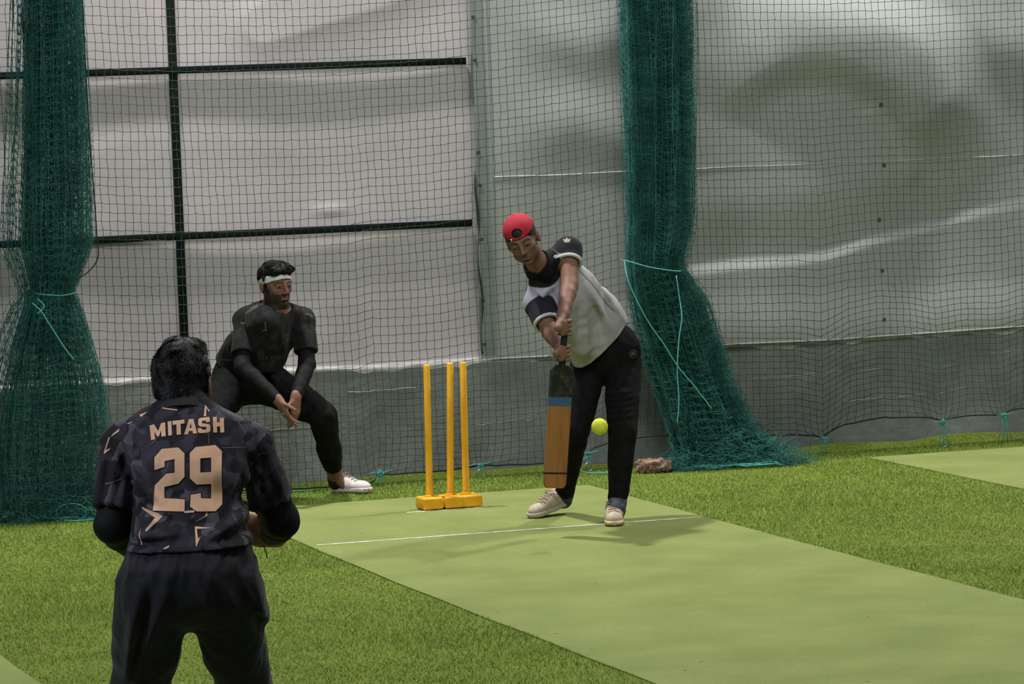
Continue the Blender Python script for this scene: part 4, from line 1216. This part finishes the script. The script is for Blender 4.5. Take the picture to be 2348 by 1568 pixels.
    circ = lambda r, n=18, cx=0, cy=0: [(cx+r*math.cos(a), cy+r*math.sin(a)) for a in np.linspace(0, 2*math.pi, n+1)[:-1]]
    decal('emblem', [(circ(.021), [circ(.016)]), ([(-.012, -.008), (.012, -.008), (.010, .006), (0, .013), (-.010, .006)], [])], Vector((0.6680, -1.0800, 0.8412)), R, U, -T, tr, g, tr)
    leaf = lambda a: [(x*math.cos(a)-y*math.sin(a), x*math.sin(a)+y*math.cos(a)) for x, y in ((-.004, .003), (-.0075, .014), (0, .026), (.0075, .014), (.004, .003))]
    decal('emblem', [(leaf(0), []), (leaf(.75), []), (leaf(-.75), [])], Vector((0.2778, -1.2500, 1.4254)), R, U, -T, shirt, g2, shirt, seg=.006)
    # cap, worn backwards
    F = Field(H.c-.17, H.c+.17, .0035)
    A = H.ax()
    F.ell(H.p(0, -.016, .038), (.0835, .1035, .088), A, .02)
    F.cut(H.p(0, .06, .042), -H.z+.18*H.y*0-.25*H.y*1.0)
    F.cut(H.p(0, 0, .020), -H.z)
    F.F = np.maximum(F.F, F.F*0-9)
    inn = Field(H.c-.17, H.c+.17, .0035); inn.ell(H.p(0, -.016, .034), (.0795, .0995, .084), A, .001)
    F.F = np.maximum(F.F, -inn.F)
    F.ell(H.p(0, .092, .066), (.028, .05, .021), A, .004, 's')
    F.cone(H.p(-.036, -.105, .030), H.p(.036, -.105, .030), .03, .03, .01) if False else None
    F.ell(H.p(0, -.125, .020), (.068, .070, .006), np.array([H.x, unit(H.y+.25*H.z), unit(H.z-.25*H.y)]), .012)
    F.cone(H.p(-.030, .083, .043), H.p(.030, .083, .043), .0035, .0035, .002)
    F.ell(H.p(0, -.016, .126), (.007, .007, .004), A, .002)
    cap = field_obj(F, 'cap', MAT['cap'], root)
    m = MB()
    m.box(tuple(H.p(.034, .090, .046)), (.007, .005, .012), Matrix((H.x, H.y, H.z)).transposed(), .001); m.build('buckle', MAT['ring'], cap)
    # hair under the cap
    F = Field(H.c-.15, H.c+.15, .0035)
    F.ell(H.p(0, -.016, .031), (.0785, .0975, .0835), A, .01)
    F.ell(H.p(0, .085, -.050), (.085, .095, .090), A, .01, 's')
    F.cut(H.p(0, -.02, -.035), -H.z)
    hair_obj(F, body, 5000, .006, -H.z, 3)
    # socks and shoes
    for kn, an in ((knee_l, ank_l), (knee_r, ank_r)):
        n = unit(npv(an)-npv(kn)); c = npv(an); F = Field(c-.12, c+.12, .005)
        F.cone(c-n*.02, c+n*.055, .044, .045, .01); F.cone(c+n*.01, c+n*.035+npv(T if kn is knee_l else -R)*.045, .042, .036, .02); F.ripple(.0015, 30, 3); F.cut(c-n*.012, -n)
        field_obj(F, 'sock', MAT['sock'], root)
    up = U
    shoe('shoe', Vector(Vector((0.5311, -1.0900, 0.0717))).xy.to_3d()+Vector((0, 0, .014)), T*.93-R*.02-U*.02, U, root, MAT['shoe_tan'], MAT['sole_pale'], .29, MAT['sole_yellow'])
    tb = Vector((.200, -.755, .006)); hb = Vector((.425, -.640, .050)); shoe('shoe', hb, (tb-hb), U+Vector((.15, .05, 0)), root, MAT['shoe_tan'], MAT['sole_pale'], .262)
    # bat
    B = empty('cricket_bat', bat_b, 'brown wooden cricket bat with black and blue stickers held by the batter', 'bat')
    fx = (R*.96+T*-.28); fx = (fx-bd*fx.dot(bd)).normalized(); fy = bd.cross(fx).normalized()
    if fy.dot(T) < 0: fy = -fy
    Lb = (bat_s-bat_b).length; ns = 26; V = []; Fc = []; prof = []
    def sect(t):
        w_ = .057 if t < .96 else .057-.026*((t-.96)/.04)**1.6
        if t < .04: w_ = .057-.012*(1-t/.04)**2
        th = .012+.020*math.sin(min(t*1.05+.12, 1)*math.pi*.9)
        return w_, th
    def blade_part(name, t0, t1, m, parent, grow=0.0):
        V = []; Fc = []; n = 44; k = 14
        for i in range(n+1):
            t = t0+(t1-t0)*i/n; w_, th = sect(t); w_ += grow; c = bat_b+(bat_s-bat_b)*t
            sec = [(-w_, .010+grow), (-w_*.9, .014+grow), (0, .0155+grow), (w_*.9, .014+grow), (w_, .010+grow), (w_+.001, -.006), (w_*.97, -.014-grow), (w_*.5, -.018-th*.5-grow), (w_*.12, -.018-th-grow), (-w_*.12, -.018-th-grow), (-w_*.5, -.018-th*.5-grow), (-w_*.97, -.014-grow), (-w_-.001, -.006), (-w_-.001, .002)]
            for a, b in sec: V.append(c+fx*a+fy*b)
        for i in range(n):
            for j in range(k): Fc.append((i*k+j, i*k+(j+1) % k, (i+1)*k+(j+1) % k, (i+1)*k+j))
        Fc.append(tuple(range(k))[::-1]); Fc.append(tuple(n*k+j for j in range(k)))
        return mesh_obj(name, V, Fc, m, parent, False)
    bl = blade_part('blade', 0, 1.0, MAT['wood'], B)
    blade_part('sticker', .745, 1.001, MAT['bat_black'], bl, .0008)
    blade_part('sticker', .672, .745, MAT['bat_blue'], bl, .0007)
    blade_part('toe_band', .115, .130, MAT['grip'], bl, .0010)
    m = MB(); m.tube([bat_s-bd*.03+(bat_t+bd*.035-bat_s)*(i/24) for i in range(25)], [.016+.0012*(i % 2) for i in range(25)], 14); m.build('handle', MAT['grip'], B)
batter()

# ---------------------------------------------------------------- wicket keeper
def keeper():
    root = empty('person', (-.5, 1.0, 0), 'crouching person with white headband and beard, hands cupped, in black behind the stumps', 'person')
    J = dict(pelvis=Vector((-0.8240, 1.0600, 0.7171)), waist=Vector((-0.7851, 0.9800, 0.8271)), chest=Vector((-0.7293, 0.8600, 0.9492)), upper=Vector((-0.7128, 0.8200, 1.0048)), neckb=Vector((-0.7132, 0.7800, 1.0633)),
             shl=Vector((-0.5522, 0.8000, 0.9949)), shr=Vector((-0.8587, 0.8800, 1.0026)))
    J['right'] = npv(Vector((-0.5472, 0.8200, 0.9890)))-npv(Vector((-0.8689, 0.9000, 0.9904)))
    hip_l, knee_l, ank_l = Vector((-0.7211, 1.0000, 0.6524)), Vector((-0.4864, 0.7400, 0.4786)), Vector((-0.3356, 1.0800, 0.1016))
    hip_r, knee_r, ank_r = Vector((-0.8980, 1.0600, 0.6494)), Vector((-1.1269, 0.7000, 0.4847)), Vector((-1.1115, 0.9200, 0.0875))
    el_l, wr_l = Vector((-0.5688, 0.7000, 0.7564)), Vector((-0.6779, 0.5500, 0.5925))
    el_r, wr_r = Vector((-0.9226, 0.7200, 0.7610)), Vector((-0.7702, 0.5500, 0.5791))
    H = Head(Vector((-0.7078, 0.7700, 1.1959)), T*.80+R*.60-U*.10, U-R*.05, 1.0)
    hc = npv(wr_l)*.5+npv(wr_r)*.5-npv(U)*.06
    F = Field((-1.35, .35, 0), (.05, 1.32, 1.48), .011, [(H.c, .14, .0034), (hc, .15, .0035)])
    torso(F, J, (.150, .140, .150, .135), -.008)
    H.skull(F); H.neck(F, npv(J['neckb']), .055)
    arm(F, J['shl'], el_l, wr_l, (.046, .040, .028)); arm(F, J['shr'], el_r, wr_r, (.046, .040, .028))
    leg(F, hip_l, knee_l, ank_l); leg(F, hip_r, knee_r, ank_r)
    F.cone(ank_l, npv(ank_l)+npv(R)*.05-npv(U)*.055, .032, .024, .02); F.cone(ank_r, npv(ank_r)+npv(T)*.05-npv(U)*.045, .032, .024, .02)
    hd = unit(-npv(U)*.92+npv(R)*.25+npv(T)*.15)
    hand(F, wr_r, unit(-npv(U)*.85+npv(R)*.42+npv(T)*.15), npv(T)*.7+npv(R)*.3, [.25, .22, .25, .3], thumb=.3, k=-1.0)
    hand(F, wr_l, unit(-npv(U)*.98-npv(R)*.05+npv(T)*.1), npv(T)*.8-npv(R)*.4, [.3, .3, .32, .35], thumb=.3)
    def col(V):
        C = H.color(V, SKIN*1.12, beard=.97)
        return C
    body = field_obj(F, 'body', MAT['skin'], root, col, 1)
    H.eyes(body, (.1, 1, -.05))
    # compression sleeves
    F = Field((-1.1, .35, .5), (.05, 1.1, 1.25), .006)
    for sh, el, wr in ((J['shl'], el_l, wr_l), (J['shr'], el_r, wr_r)):
        wr2 = npv(wr)*.96+npv(el)*.04
        arm(F, sh, el, wr2, (.052, .0465, .033))
        F.cut(wr2, unit(npv(wr)-npv(el)), .08)
    F.ripple(.0015, 16, 2)
    field_obj(F, 'arm_sleeves', MAT['arm_cloth'], root)
    # jersey
    F = Field((-1.2, .45, .72), (.05, 1.32, 1.32), .0055)
    torso(F, J, (.160, .150, .160, .140), .004)
    F.cone(J['waist'], J['pelvis'], .165, .178, .03, w=.76, right=J['right'])
    F.cone(Vector((-0.7704, 0.7500, 0.9801)), Vector((-0.7523, 0.8000, 0.7635)), .11, .075, .05)
    F.fold(Vector((-0.8847, 0.7000, 0.9766)), Vector((-0.7965, 0.8000, 0.7542)), .009, .014); F.fold(Vector((-0.6682, 0.7000, 0.9416)), Vector((-0.6866, 0.7500, 0.7745)), .008, .013); F.fold(Vector((-0.7902, 0.7000, 0.9245)), Vector((-0.8681, 0.9000, 0.7764)), .009, .014)
    F.ripple(.0035, 6, 51); F.ripple(.0024, 13, 52)
    F.F0 = F.F.copy()
    hn = unit(npv(J['pelvis'])-npv(J['waist'])); hcn = npv(J['pelvis'])-hn*.005; F.cut(hcn, hn, .26); F.hollow(hcn, hn, .025, .011, .26)
    for sh, el, t in ((J['shl'], el_l, .72), (J['shr'], el_r, .74)):
        F.sleeve(sh, npv(sh)+(npv(el)-npv(sh))*t, .060, .068, .018)
    nb = npv(J['neckb']); nn = unit(npv(J['neckb'])-npv(J['upper'])+npv(T)*.012)
    F.cut(nb+nn*.012, nn, .09)
    shirt = field_obj(F, 'jersey', MAT['cloth_col'], root, lambda V: camo(V, lin((.0055, .0055, .006)), lin((.010, .010, .0105)), lin((.016, .016, .0165)), 1.0, 4), 1)
    # collar
    F = Field(nb-.15, nb+.15, .004); F.cone(nb-nn*.03, nb+nn*.03, .078, .064, .01)
    inn = Field(nb-.15, nb+.15, .004); inn.cone(nb-nn*.06, nb+nn*.07, .064, .056, .01)
    F.F = np.maximum(F.F, -inn.F); F.cut(nb+nn*.022, nn); F.cut(nb-nn*.02, -nn)
    F.ell(nb+npv(T)*.075-npv(U)*.01, (.024, .04, .055), None, .004, 's'); field_obj(F, 'collar', MAT['black_cloth'], shirt)
    g = mat('badge_grey', (.030, .030, .034), .8); tn = mat('dull_print', (.050, .042, .037), .85)
    circ = lambda r, n=20, cx=0, cy=0: [(cx+r*math.cos(a), cy+r*math.sin(a)) for a in np.linspace(0, 2*math.pi, n+1)[:-1]]
    decal('badge', [(circ(.031), [circ(.027)]), ([(-.016, -.012), (-.010, -.012), (-.004, .006), (0, -.006), (.004, .006), (.010, -.012), (.016, -.012), (.004, .020), (-.004, .020)], [])], Vector((-0.6601, 0.7200, 0.8953)), R, U, -T, shirt, g, shirt, seg=.008)
    # pale flashes and the row of lettering across the belly
    sk = []
    for pts in ([(563, 717), (580, 703), (598, 696), (594, 704), (566, 720)], [(553, 737), (565, 738), (572, 750), (569, 751), (562, 742), (552, 740)], [(700, 722), (712, 726), (716, 734), (711, 733), (706, 727), (698, 727)],
                [(610, 735), (613, 735), (615, 756), (603, 757), (603, 754), (611, 753)], [(503, 822), (530, 823), (529, 826), (503, 825)], [(522, 812), (528, 806), (530, 812), (527, 815)]):
        sk.append(([((x-630)/415, -(y-760)/415) for x, y in pts], []))
    for q in sk: decal('flash_print', [q], Vector((-0.7358, 0.7200, 0.9442)), R, U, -T, shirt, tn, shirt, seg=.01)
    wd = []
    for i, x in enumerate((592, 600, 608, 620, 628, 636, 644)):
        x0 = (x-630)/415; wd.append(([(x0, -.15), (x0+.004, -.15), (x0+.004, -.136), (x0+.011, -.136), (x0+.011, -.132), (x0, -.132)], []))
        wd.append(([(x0+.008, -.15), (x0+.013, -.15), (x0+.013, -.146), (x0+.008, -.146)], []))
    decal('chest_lettering', wd, Vector((-0.7358, 0.7200, 0.9442)), R, U, -T, shirt, tn, shirt, seg=.01)
    # trousers
    F = Field((-1.35, .5, .08), (.05, 1.38, 1.02), .0065)
    F.cone(J['pelvis'], npv(J['pelvis'])*.5+npv(hip_l)*.25+npv(hip_r)*.25, .172, .172, .03, w=.86, right=J['right'])
    F.chain([hip_l, npv(hip_l)*.5+npv(knee_l)*.5, knee_l, npv(knee_l)*.5+npv(ank_l)*.5, ank_l], [.118, .098, .078, .066, .050], k=.045)
    F.chain([hip_r, npv(hip_r)*.5+npv(knee_r)*.5, knee_r, npv(knee_r)*.5+npv(ank_r)*.5, ank_r], [.118, .098, .078, .066, .050], k=.045)
    F.ripple(.0045, 5, 61); F.ripple(.0030, 12, 62)
    F.F0 = F.F.copy(); tc = npv(J['pelvis'])-hn*.11; F.cut(tc, -hn, .22)
    for kn, an in ((knee_l, ank_l), (knee_r, ank_r)):
        n = unit(npv(an)-npv(kn)); c = npv(an)-n*.085; F.cut(c, n, .16); F.hollow(c, n, .02, .006, .11)
    field_obj(F, 'trousers', MAT['black_cloth'], root)
    for kn, an in ((knee_l, ank_l), (knee_r, ank_r)):
        n = unit(npv(an)-npv(kn)); c = npv(an); F = Field(c-.12, c+.12, .005); F.cone(c-n*.02, c+n*.05, .044, .045, .01); F.cut(c-n*.005, -n)
        field_obj(F, 'sock', MAT['sock_dark'], root)
    h = Vector(Vector((-0.3425, 1.1700, 0.0114))); h.z = .012
    shoe('shoe', Vector((-.338, 1.165, .012)), R*.80+T*.45, U, root, MAT['shoe_white'], MAT['shoe_white'], .26, MAT['sole_red'])
    a = Vector(ank_r); shoe('shoe', Vector((a.x+.015, a.y+.05, .012)), T*.8-R*.5, U, root, MAT['shoe_white'], MAT['shoe_white'], .26, MAT['sole_red'])
    # hair
    A = H.ax(); F = Field(H.c-.17, H.c+.17, .0035)
    F.ell(H.p(0, -.018, .046), (.0805, .101, .080), A, .02); F.ell(H.p(0, .036, .092), (.060, .066, .028), A, .03)
    F.ell(H.p(.05, .065, .085), (.028, .035, .022), A, .02); F.ell(H.p(-.05, .065, .085), (.028, .030, .02), A, .02)
    F.ell(H.p(0, .115, -.015), (.10, .085, .078), A, .008, 's')
    for sg in (-1, 1): F.cone(H.p(sg*.074, .004, .045), H.p(sg*.073, .012, -.005), .010, .005, .01)
    F.cut(H.p(0, -.03, -.040), -H.z)
    F.ripple(.003, 18, 9)
    hair_obj(F, body, 18000, .009, H.y*.5+H.z*.2, 5)
    # headband
    m = []; F = Field(H.c-.15, H.c+.15, .0032)
    F.ell(H.p(0, -.010, .034), (.0835, .1000, .092), A, .01); inn = Field(H.c-.15, H.c+.15, .0032); inn.ell(H.p(0, -.010, .034), (.077, .096, .086), A, .001)
    F.F = np.maximum(F.F, -inn.F); bz = unit(H.z-.38*H.y); F.cut(H.p(0, .02, .052), bz); F.cut(H.p(0, .02, .014), -bz)
    # the fringe and side hair cover the rest of the band
    F.ripple(.0012, 20, 3)
    field_obj(F, 'headband', MAT['band'], root)
keeper()

# ---------------------------------------------------------------- player seen from behind
def bowler_end():
    Y0 = -8.40
    root = empty('person', (-3.3, -8.4, 0), 'person seen from behind in dark camouflage jersey with large tan number 29', 'person')
    J = dict(pelvis=Vector((-3.3258, -8.4800, 0.8244)), waist=Vector((-3.3053, -8.4200, 0.9517)), chest=Vector((-3.2950, -8.3600, 1.1059)), upper=Vector((-3.2870, -8.3200, 1.1951)), neckb=Vector((-3.2814, -8.2900, 1.2857)),
             shl=Vector((-3.4546, -8.2800, 1.1902)), shr=Vector((-3.1101, -8.3600, 1.1721)))
    J['right'] = npv(R)
    hip_l, knee_l, ank_l = Vector((-3.4299, -8.4600, 0.7564)), Vector((-3.4475, -8.3000, 0.4711)), Vector((-3.5327, -8.5200, 0.1128))
    hip_r, knee_r, ank_r = Vector((-3.2377, -8.5000, 0.7464)), Vector((-3.1405, -8.3400, 0.4508)), Vector((-3.1623, -8.5800, 0.0877))
    el_l, wr_l = Vector((-3.5093, -8.3400, 0.9705)), Vector((-3.3935, -8.1300, 0.8699))
    el_r, wr_r = Vector((-3.0210, -8.3400, 0.9526)), Vector((-2.9997, -8.1500, 0.8895))
    H = Head(Vector((-3.2684, -8.2400, 1.3514)), -T*.97+R*.12-U*.12, U-T*.05, 1.0)
    F = Field((-3.78, -8.85, 0), (-2.85, -7.80, 1.62), .010, [(H.c, .14, .0035), (npv(wr_r)+np.array([0, .05, 0]), .13, .0033), (npv(wr_l)+np.array([0, .05, 0]), .10, .0045)])
    torso(F, J, (.160, .145, .160, .145), -.010)
    H.skull(F); H.neck(F, npv(J['neckb']), .058)
    arm(F, J['shl'], el_l, wr_l, (.048, .042, .028)); arm(F, J['shr'], el_r, wr_r, (.048, .042, .028))
    leg(F, hip_l, knee_l, ank_l); leg(F, hip_r, knee_r, ank_r)
    for a, s in ((ank_l, -1), (ank_r, 1)): F.cone(a, npv(a)-npv(T)*.10-npv(U)*.04, .036, .03, .03)
    hand(F, wr_r, unit(-npv(R)*.85+npv(U)*.22-npv(T)*.15), unit(npv(U)*.8+npv(R)*.5), [1.1, 1.15, 1.2, 1.25], thumb=.5, k=-1.08)
    hand(F, wr_l, unit(npv(R)*.75+npv(U)*.05-npv(T)*.5), unit(npv(U)*.8-npv(T)*.5), [.6, .6, .65, .7], thumb=.5)
    body = field_obj(F, 'body', MAT['skin'], root, lambda V: H.color(V, SKIN*1.7, beard=.5), 1)
    H.eyes(body)
    # compression sleeves
    F = Field((-3.8, -8.6, .78), (-2.8, -7.95, 1.34), .005)
    for sh, el, wr in ((J['shl'], el_l, wr_l), (J['shr'], el_r, wr_r)):
        arm(F, sh, el, npv(wr), (.055, .052, .034)); F.cut(npv(wr), unit(npv(wr)-npv(el)), .08)
    F.ripple(.002, 14, 2)
    field_obj(F, 'arm_sleeves', MAT['arm_cloth'], root)
    # jersey
    F = Field((-3.82, -8.75, .80), (-2.78, -8.0, 1.50), .0040)
    torso(F, J, (.162, .146, .156, .142), .006)
    F.cone(J['waist'], Vector((-3.3170, -8.4600, 0.8645)), .152, .203, .03, w=.70, right=R)
    for sh, el, t in ((J['shl'], el_l, .80), (J['shr'], el_r, .74)): F.sleeve(sh, npv(sh)+(npv(el)-npv(sh))*t, .061, .067, .012, .011)
    def fl(a, b, amp, sig, y=-8.52): F.fold(at(a[0], a[1], y) if False else FA(a, y), FA(b, y), amp, sig)
    B0 = npv(Vector((-3.3282, -8.5200, 1.1277))); FA = lambda p, y=0: B0+npv(R)*(p[0]-430)/813-npv(U)*(p[1]-1080)/813
    for a, b, amp, sig in (((300, 1060), (345, 1120), .008, .010), ((298, 1085), (360, 1150), .008, .010), ((310, 1120), (370, 1175), -.007, .009), ((300, 1135), (380, 1180), .007, .010), ((275, 1010), (320, 1100), .008, .011), ((268, 1040), (300, 1130), -.007, .010),
                           ((300, 1175), (400, 1205), .006, .011), ((560, 1060), (520, 1180), .006, .012), ((565, 1110), (500, 1200), -.006, .012), ((570, 1180), (470, 1235), .007, .012), ((580, 1215), (480, 1240), -.006, .010),
                           ((300, 1225), (420, 1215), .006, .010), ((292, 1240), (380, 1236), -.005, .008), ((345, 1190), (500, 1205), -.004, .012), ((590, 1000), (560, 1100), -.006, .012), ((340, 950), (300, 990), .005, .012), ((520, 940), (575, 975), .005, .012)):
        F.fold(FA(a), FA(b), amp*1.25, sig)
    for i in range(5): F.fold(npv(J['shl'])+npv(T)*.06+npv(R)*(-.05+.02*i)-npv(U)*.0, npv(el_l)*.8+npv(J['shl'])*.2+npv(T)*.06+npv(R)*(-.05+.018*i), .004*(-1)**i, .008)
    for i in range(5): F.fold(npv(J['shr'])+npv(T)*.06+npv(R)*(-.03+.02*i), npv(el_r)*.8+npv(J['shr'])*.2+npv(T)*.06+npv(R)*(-.03+.018*i), .004*(-1)**i, .008)
    F.ripple(.0030, 6, 71); F.ripple(.0022, 15, 72, aniso=(1, 1, .6))
    F.F0 = F.F.copy()
    hc = npv(Vector((-3.3140, -8.4500, 0.9099))); hn = unit(-npv(U)+npv(R)*.02); F.cut(hc, hn, .30); F.hollow(hc, hn, .03, .010, .30)
    nb = npv(J['neckb']); nn = unit(nb-npv(J['upper'])+.02*H.y); F.cut(nb+nn*.012, nn, .09)
    def jc(V):
        C = camo(V, lin((.0120, .0110, .0150)), lin((.034, .030, .042)), lin((.070, .062, .078)), 1.0, 12)
        return C
    shirt = field_obj(F, 'jersey', MAT['cloth_col'], root, jc, 1)
    F = Field(nb-.15, nb+.15, .004); F.cone(nb-nn*.03, nb+nn*.045, .082, .066, .01)
    inn = Field(nb-.15, nb+.15, .004); inn.cone(nb-nn*.06, nb+nn*.08, .068, .058, .01)
    F.F = np.maximum(F.F, -inn.F); F.cut(nb+nn*.034, nn); F.cut(nb-nn*.03, -nn); field_obj(F, 'collar', mat('collar_cloth', (.016, .0155, .017), .85), shirt)
    # prints: drawn in a flat layout (thousandths), then laid on the back of the jersey
    K = 1/2.9037/813
    def L(pts): return [((x-715)*K, -(y-1000)*K) for x, y in pts]
    O = Vector((-3.3358, -8.5300, 1.1126))
    def put(name, polys, m=MAT['tan_print'], off=.0018):
        for grp in ([polys] if 'flash' not in name else [[p] for p in polys]): decal(name, [(L(p), [L(h) for h in hs]) for p, hs in grp], O, R, U, -T, shirt, m, shirt, off, .010)
    put('name_lettering', [([(458, 682), (488, 674), (517, 718), (536, 668), (563, 663), (570, 749), (541, 752), (537, 712), (523, 750), (512, 752), (490, 722), (497, 768), (470, 775)], []),
        ([(580, 658), (605, 656), (612, 744), (587, 747)], []), ([(612, 655), (692, 648), (694, 672), (668, 675), (671, 741), (643, 743), (640, 677), (614, 680)], []),
        ([(722, 648), (750, 646), (778, 738), (750, 740), (746, 722), (722, 724), (718, 741), (692, 742)], [[(727, 703), (741, 702), (734, 672)]]),
        ([(790, 645), (850, 640), (858, 650), (858, 672), (835, 673), (832, 662), (808, 663), (806, 674), (812, 679), (850, 684), (862, 695), (862, 728), (850, 739), (795, 739), (782, 730), (782, 708), (806, 708), (808, 718), (836, 718), (838, 706), (832, 702), (795, 697), (783, 686), (783, 655)], []),
        ([(876, 643), (902, 644), (903, 679), (922, 680), (921, 653), (946, 655), (951, 746), (925, 745), (924, 706), (904, 705), (905, 743), (880, 742)], [])])
    two = [(545, 828), (655, 821), (697, 860), (697, 1008), (655, 1052), (562, 1070), (560, 1142), (697, 1152), (695, 1228), (484, 1218), (497, 1060), (575, 985), (632, 980), (632, 893), (565, 905), (565, 942), (497, 962), (497, 880)]
    nine = [(770, 823), (895, 821), (937, 862), (935, 1200), (895, 1238), (775, 1230), (732, 1200), (735, 1125), (800, 1118), (802, 1150), (865, 1158), (868, 1065), (775, 1062), (732, 1020), (732, 860)]
    hole = [(800, 896), (870, 896), (870, 986), (800, 986)]
    def outl(p, s, hole=False):
        cx = sum(q[0] for q in p)/len(p); cy = sum(q[1] for q in p)/len(p); n = len(p); out = []
        A_ = sum(p[i][0]*p[(i+1) % n][1]-p[(i+1) % n][0]*p[i][1] for i in range(n)); sg = 1 if A_ > 0 else -1
        for i in range(n):
            a, b, c = Vector(p[i-1]), Vector(p[i]), Vector(p[(i+1) % n]); e1 = (b-a).normalized(); e2 = (c-b).normalized()
            n1 = Vector((e1.y, -e1.x))*sg; n2 = Vector((e2.y, -e2.x))*sg; m_ = (n1+n2); m_ = m_/max(m_.dot(n1), .4)
            out.append((b.x+m_.x*s, b.y+m_.y*s))
        return out
    dark = mat('number_outline', (.012, .010, .011), .8)
    put('number_outline', [(outl(two, 7), []), (outl(nine, 7), [outl(hole, -6)])], dark, .0010)
    put('number', [(two, []), (nine, [hole])], off=.0030)
    put('flash_print', [(p, []) for p in ([(405, 1198), (520, 1235), (552, 1255), (440, 1350), (430, 1342), (500, 1262), (410, 1212)], [(560, 558), (652, 520), (605, 550)], [(540, 570), (645, 585), (640, 592), (540, 577)],
        [(818, 635), (822, 565), (857, 608), (848, 608), (832, 585), (833, 635)], [(762, 1325), (872, 1338), (775, 1340), (786, 1400), (803, 1383), (774, 1450)], [(750, 1302), (825, 1265), (840, 1240), (845, 1262), (760, 1298)],
        [(400, 1330), (394, 1372), (410, 1435), (402, 1437), (386, 1372)], [(690, 1225), (762, 1222), (758, 1236), (695, 1238)], [(556, 1452), (598, 1430), (596, 1444), (570, 1455)],
        [(150, 860), (190, 830), (190, 822), (160, 835), (190, 752), (182, 750), (148, 845)], [(195, 750), (250, 715), (255, 697), (210, 730)], [(385, 615), (440, 595), (400, 625)], [(300, 668), (345, 652), (320, 668)])])
    gp = mat('grey_print', (.075, .072, .085), .85)
    put('flash_print', [(p, []) for p in ([(1030, 680), (1088, 765), (1108, 700), (1104, 700), (1086, 752), (1036, 680)], [(940, 838), (1100, 850), (1100, 856), (940, 844)], [(1005, 1265), (1045, 1330), (1040, 1332), (1000, 1268)], [(1150, 690), (1240, 780), (1235, 784), (1150, 700)],
        [(438, 825), (510, 760), (500, 780), (450, 820)], [(848, 745), (854, 745), (856, 810), (850, 810)], [(150, 1050), (260, 1020), (265, 1027), (160, 1058)], [(1165, 905), (1250, 890), (1250, 896), (1165, 912)])], gp)
    # trousers
    F = Field((-3.82, -8.95, .06), (-2.78, -8.0, 1.08), .0052)
    F.chain([Vector((-3.3081, -8.4300, 0.9406)), Vector((-3.3170, -8.4500, 0.8978)), Vector((-3.3313, -8.4800, 0.8125))], [.158, .168, .202], .03, w=.70, right=R)
    F.chain([hip_l, npv(hip_l)*.5+npv(knee_l)*.5, knee_l, npv(knee_l)*.5+npv(ank_l)*.5, ank_l], [.108, .096, .082, .074, .066], k=.018)
    F.chain([hip_r, npv(hip_r)*.5+npv(knee_r)*.5, knee_r, npv(knee_r)*.5+npv(ank_r)*.5, ank_r], [.105, .088, .074, .070, .064], k=.018)
    for a, b, amp, sig in (((330, 1300), (270, 1530), .010, .014), ((370, 1350), (290, 1560), .009, .013), ((350, 1330), (278, 1560), -.008, .012), ((400, 1280), (340, 1480), .006, .014), ((430, 1270), (500, 1420), .006, .016), ((555, 1290), (600, 1420), .010, .016),
                           ((480, 1300), (590, 1500), .006, .014), ((580, 1380), (600, 1450), .010, .014), ((300, 1400), (270, 1560), .008, .012)):
        F.fold(FA(a)+npv(T)*.0, FA(b)+npv(T)*.0, amp, sig)
    for i in range(16):
        x = 290+i*19; F.fold(FA((x, 1256)), FA((x+random.uniform(-12, 12), 1262+random.uniform(35, 90))), .0050, .007)
    F.ripple(.0045, 5, 81); F.ripple(.0032, 11, 82, aniso=(1, 1, .35)); F.ripple(.0012, 24, 83, aniso=(1, 1, .5))
    F.F0 = F.F.copy(); F.cut(Vector((-3.3132, -8.4500, 0.9295)), npv(U))
    for kn, an in ((knee_l, ank_l), (knee_r, ank_r)):
        n = unit(npv(an)-npv(kn)); c = npv(an)+n*.02; F.cut(c, n, .16); F.hollow(c, n, .02, .006, .11)
    tr = field_obj(F, 'trousers', MAT['navy_cloth'], root)
    m = MB(); m.tube(smooth_path([FA((592, 1262))+npv(T)*-.06, FA((597, 1278))-npv(T)*.05, FA((599, 1288))-npv(T)*.05]), .0018, 5); m.build('drawstring', MAT['grip'], tr)
    for a in (ank_l, ank_r):
        a = Vector(a); shoe('shoe', Vector((a.x, a.y, 0))+T*.05+Vector((0, 0, .012)), -T*.95+R*(.15 if a is ank_r else -.1), U, root, MAT['shoe_white'], MAT['sole_pale'], .28)
    # hair: short, thick and tousled
    A = H.ax(); F = Field(H.c-.17, H.c+.17, .0030)
    F.ell(H.p(0, -.020, .036), (.0790, .104, .086), A, .02); F.ell(H.p(0, -.045, -.03), (.064, .066, .055), A, .03)
    F.ell(H.p(0, .03, .100), (.058, .062, .030), A, .03)
    F.ell(H.p(0, .110, -.03), (.078, .085, .085), A, .01, 's')
    F.cut(H.p(0, -.06, -.078), -H.z-.1*H.y)
    F.ripple(.0030, 13, 91)
    hair = hair_obj(F, body, 34000, .012, -H.z*.45, 7)
bowler_end()
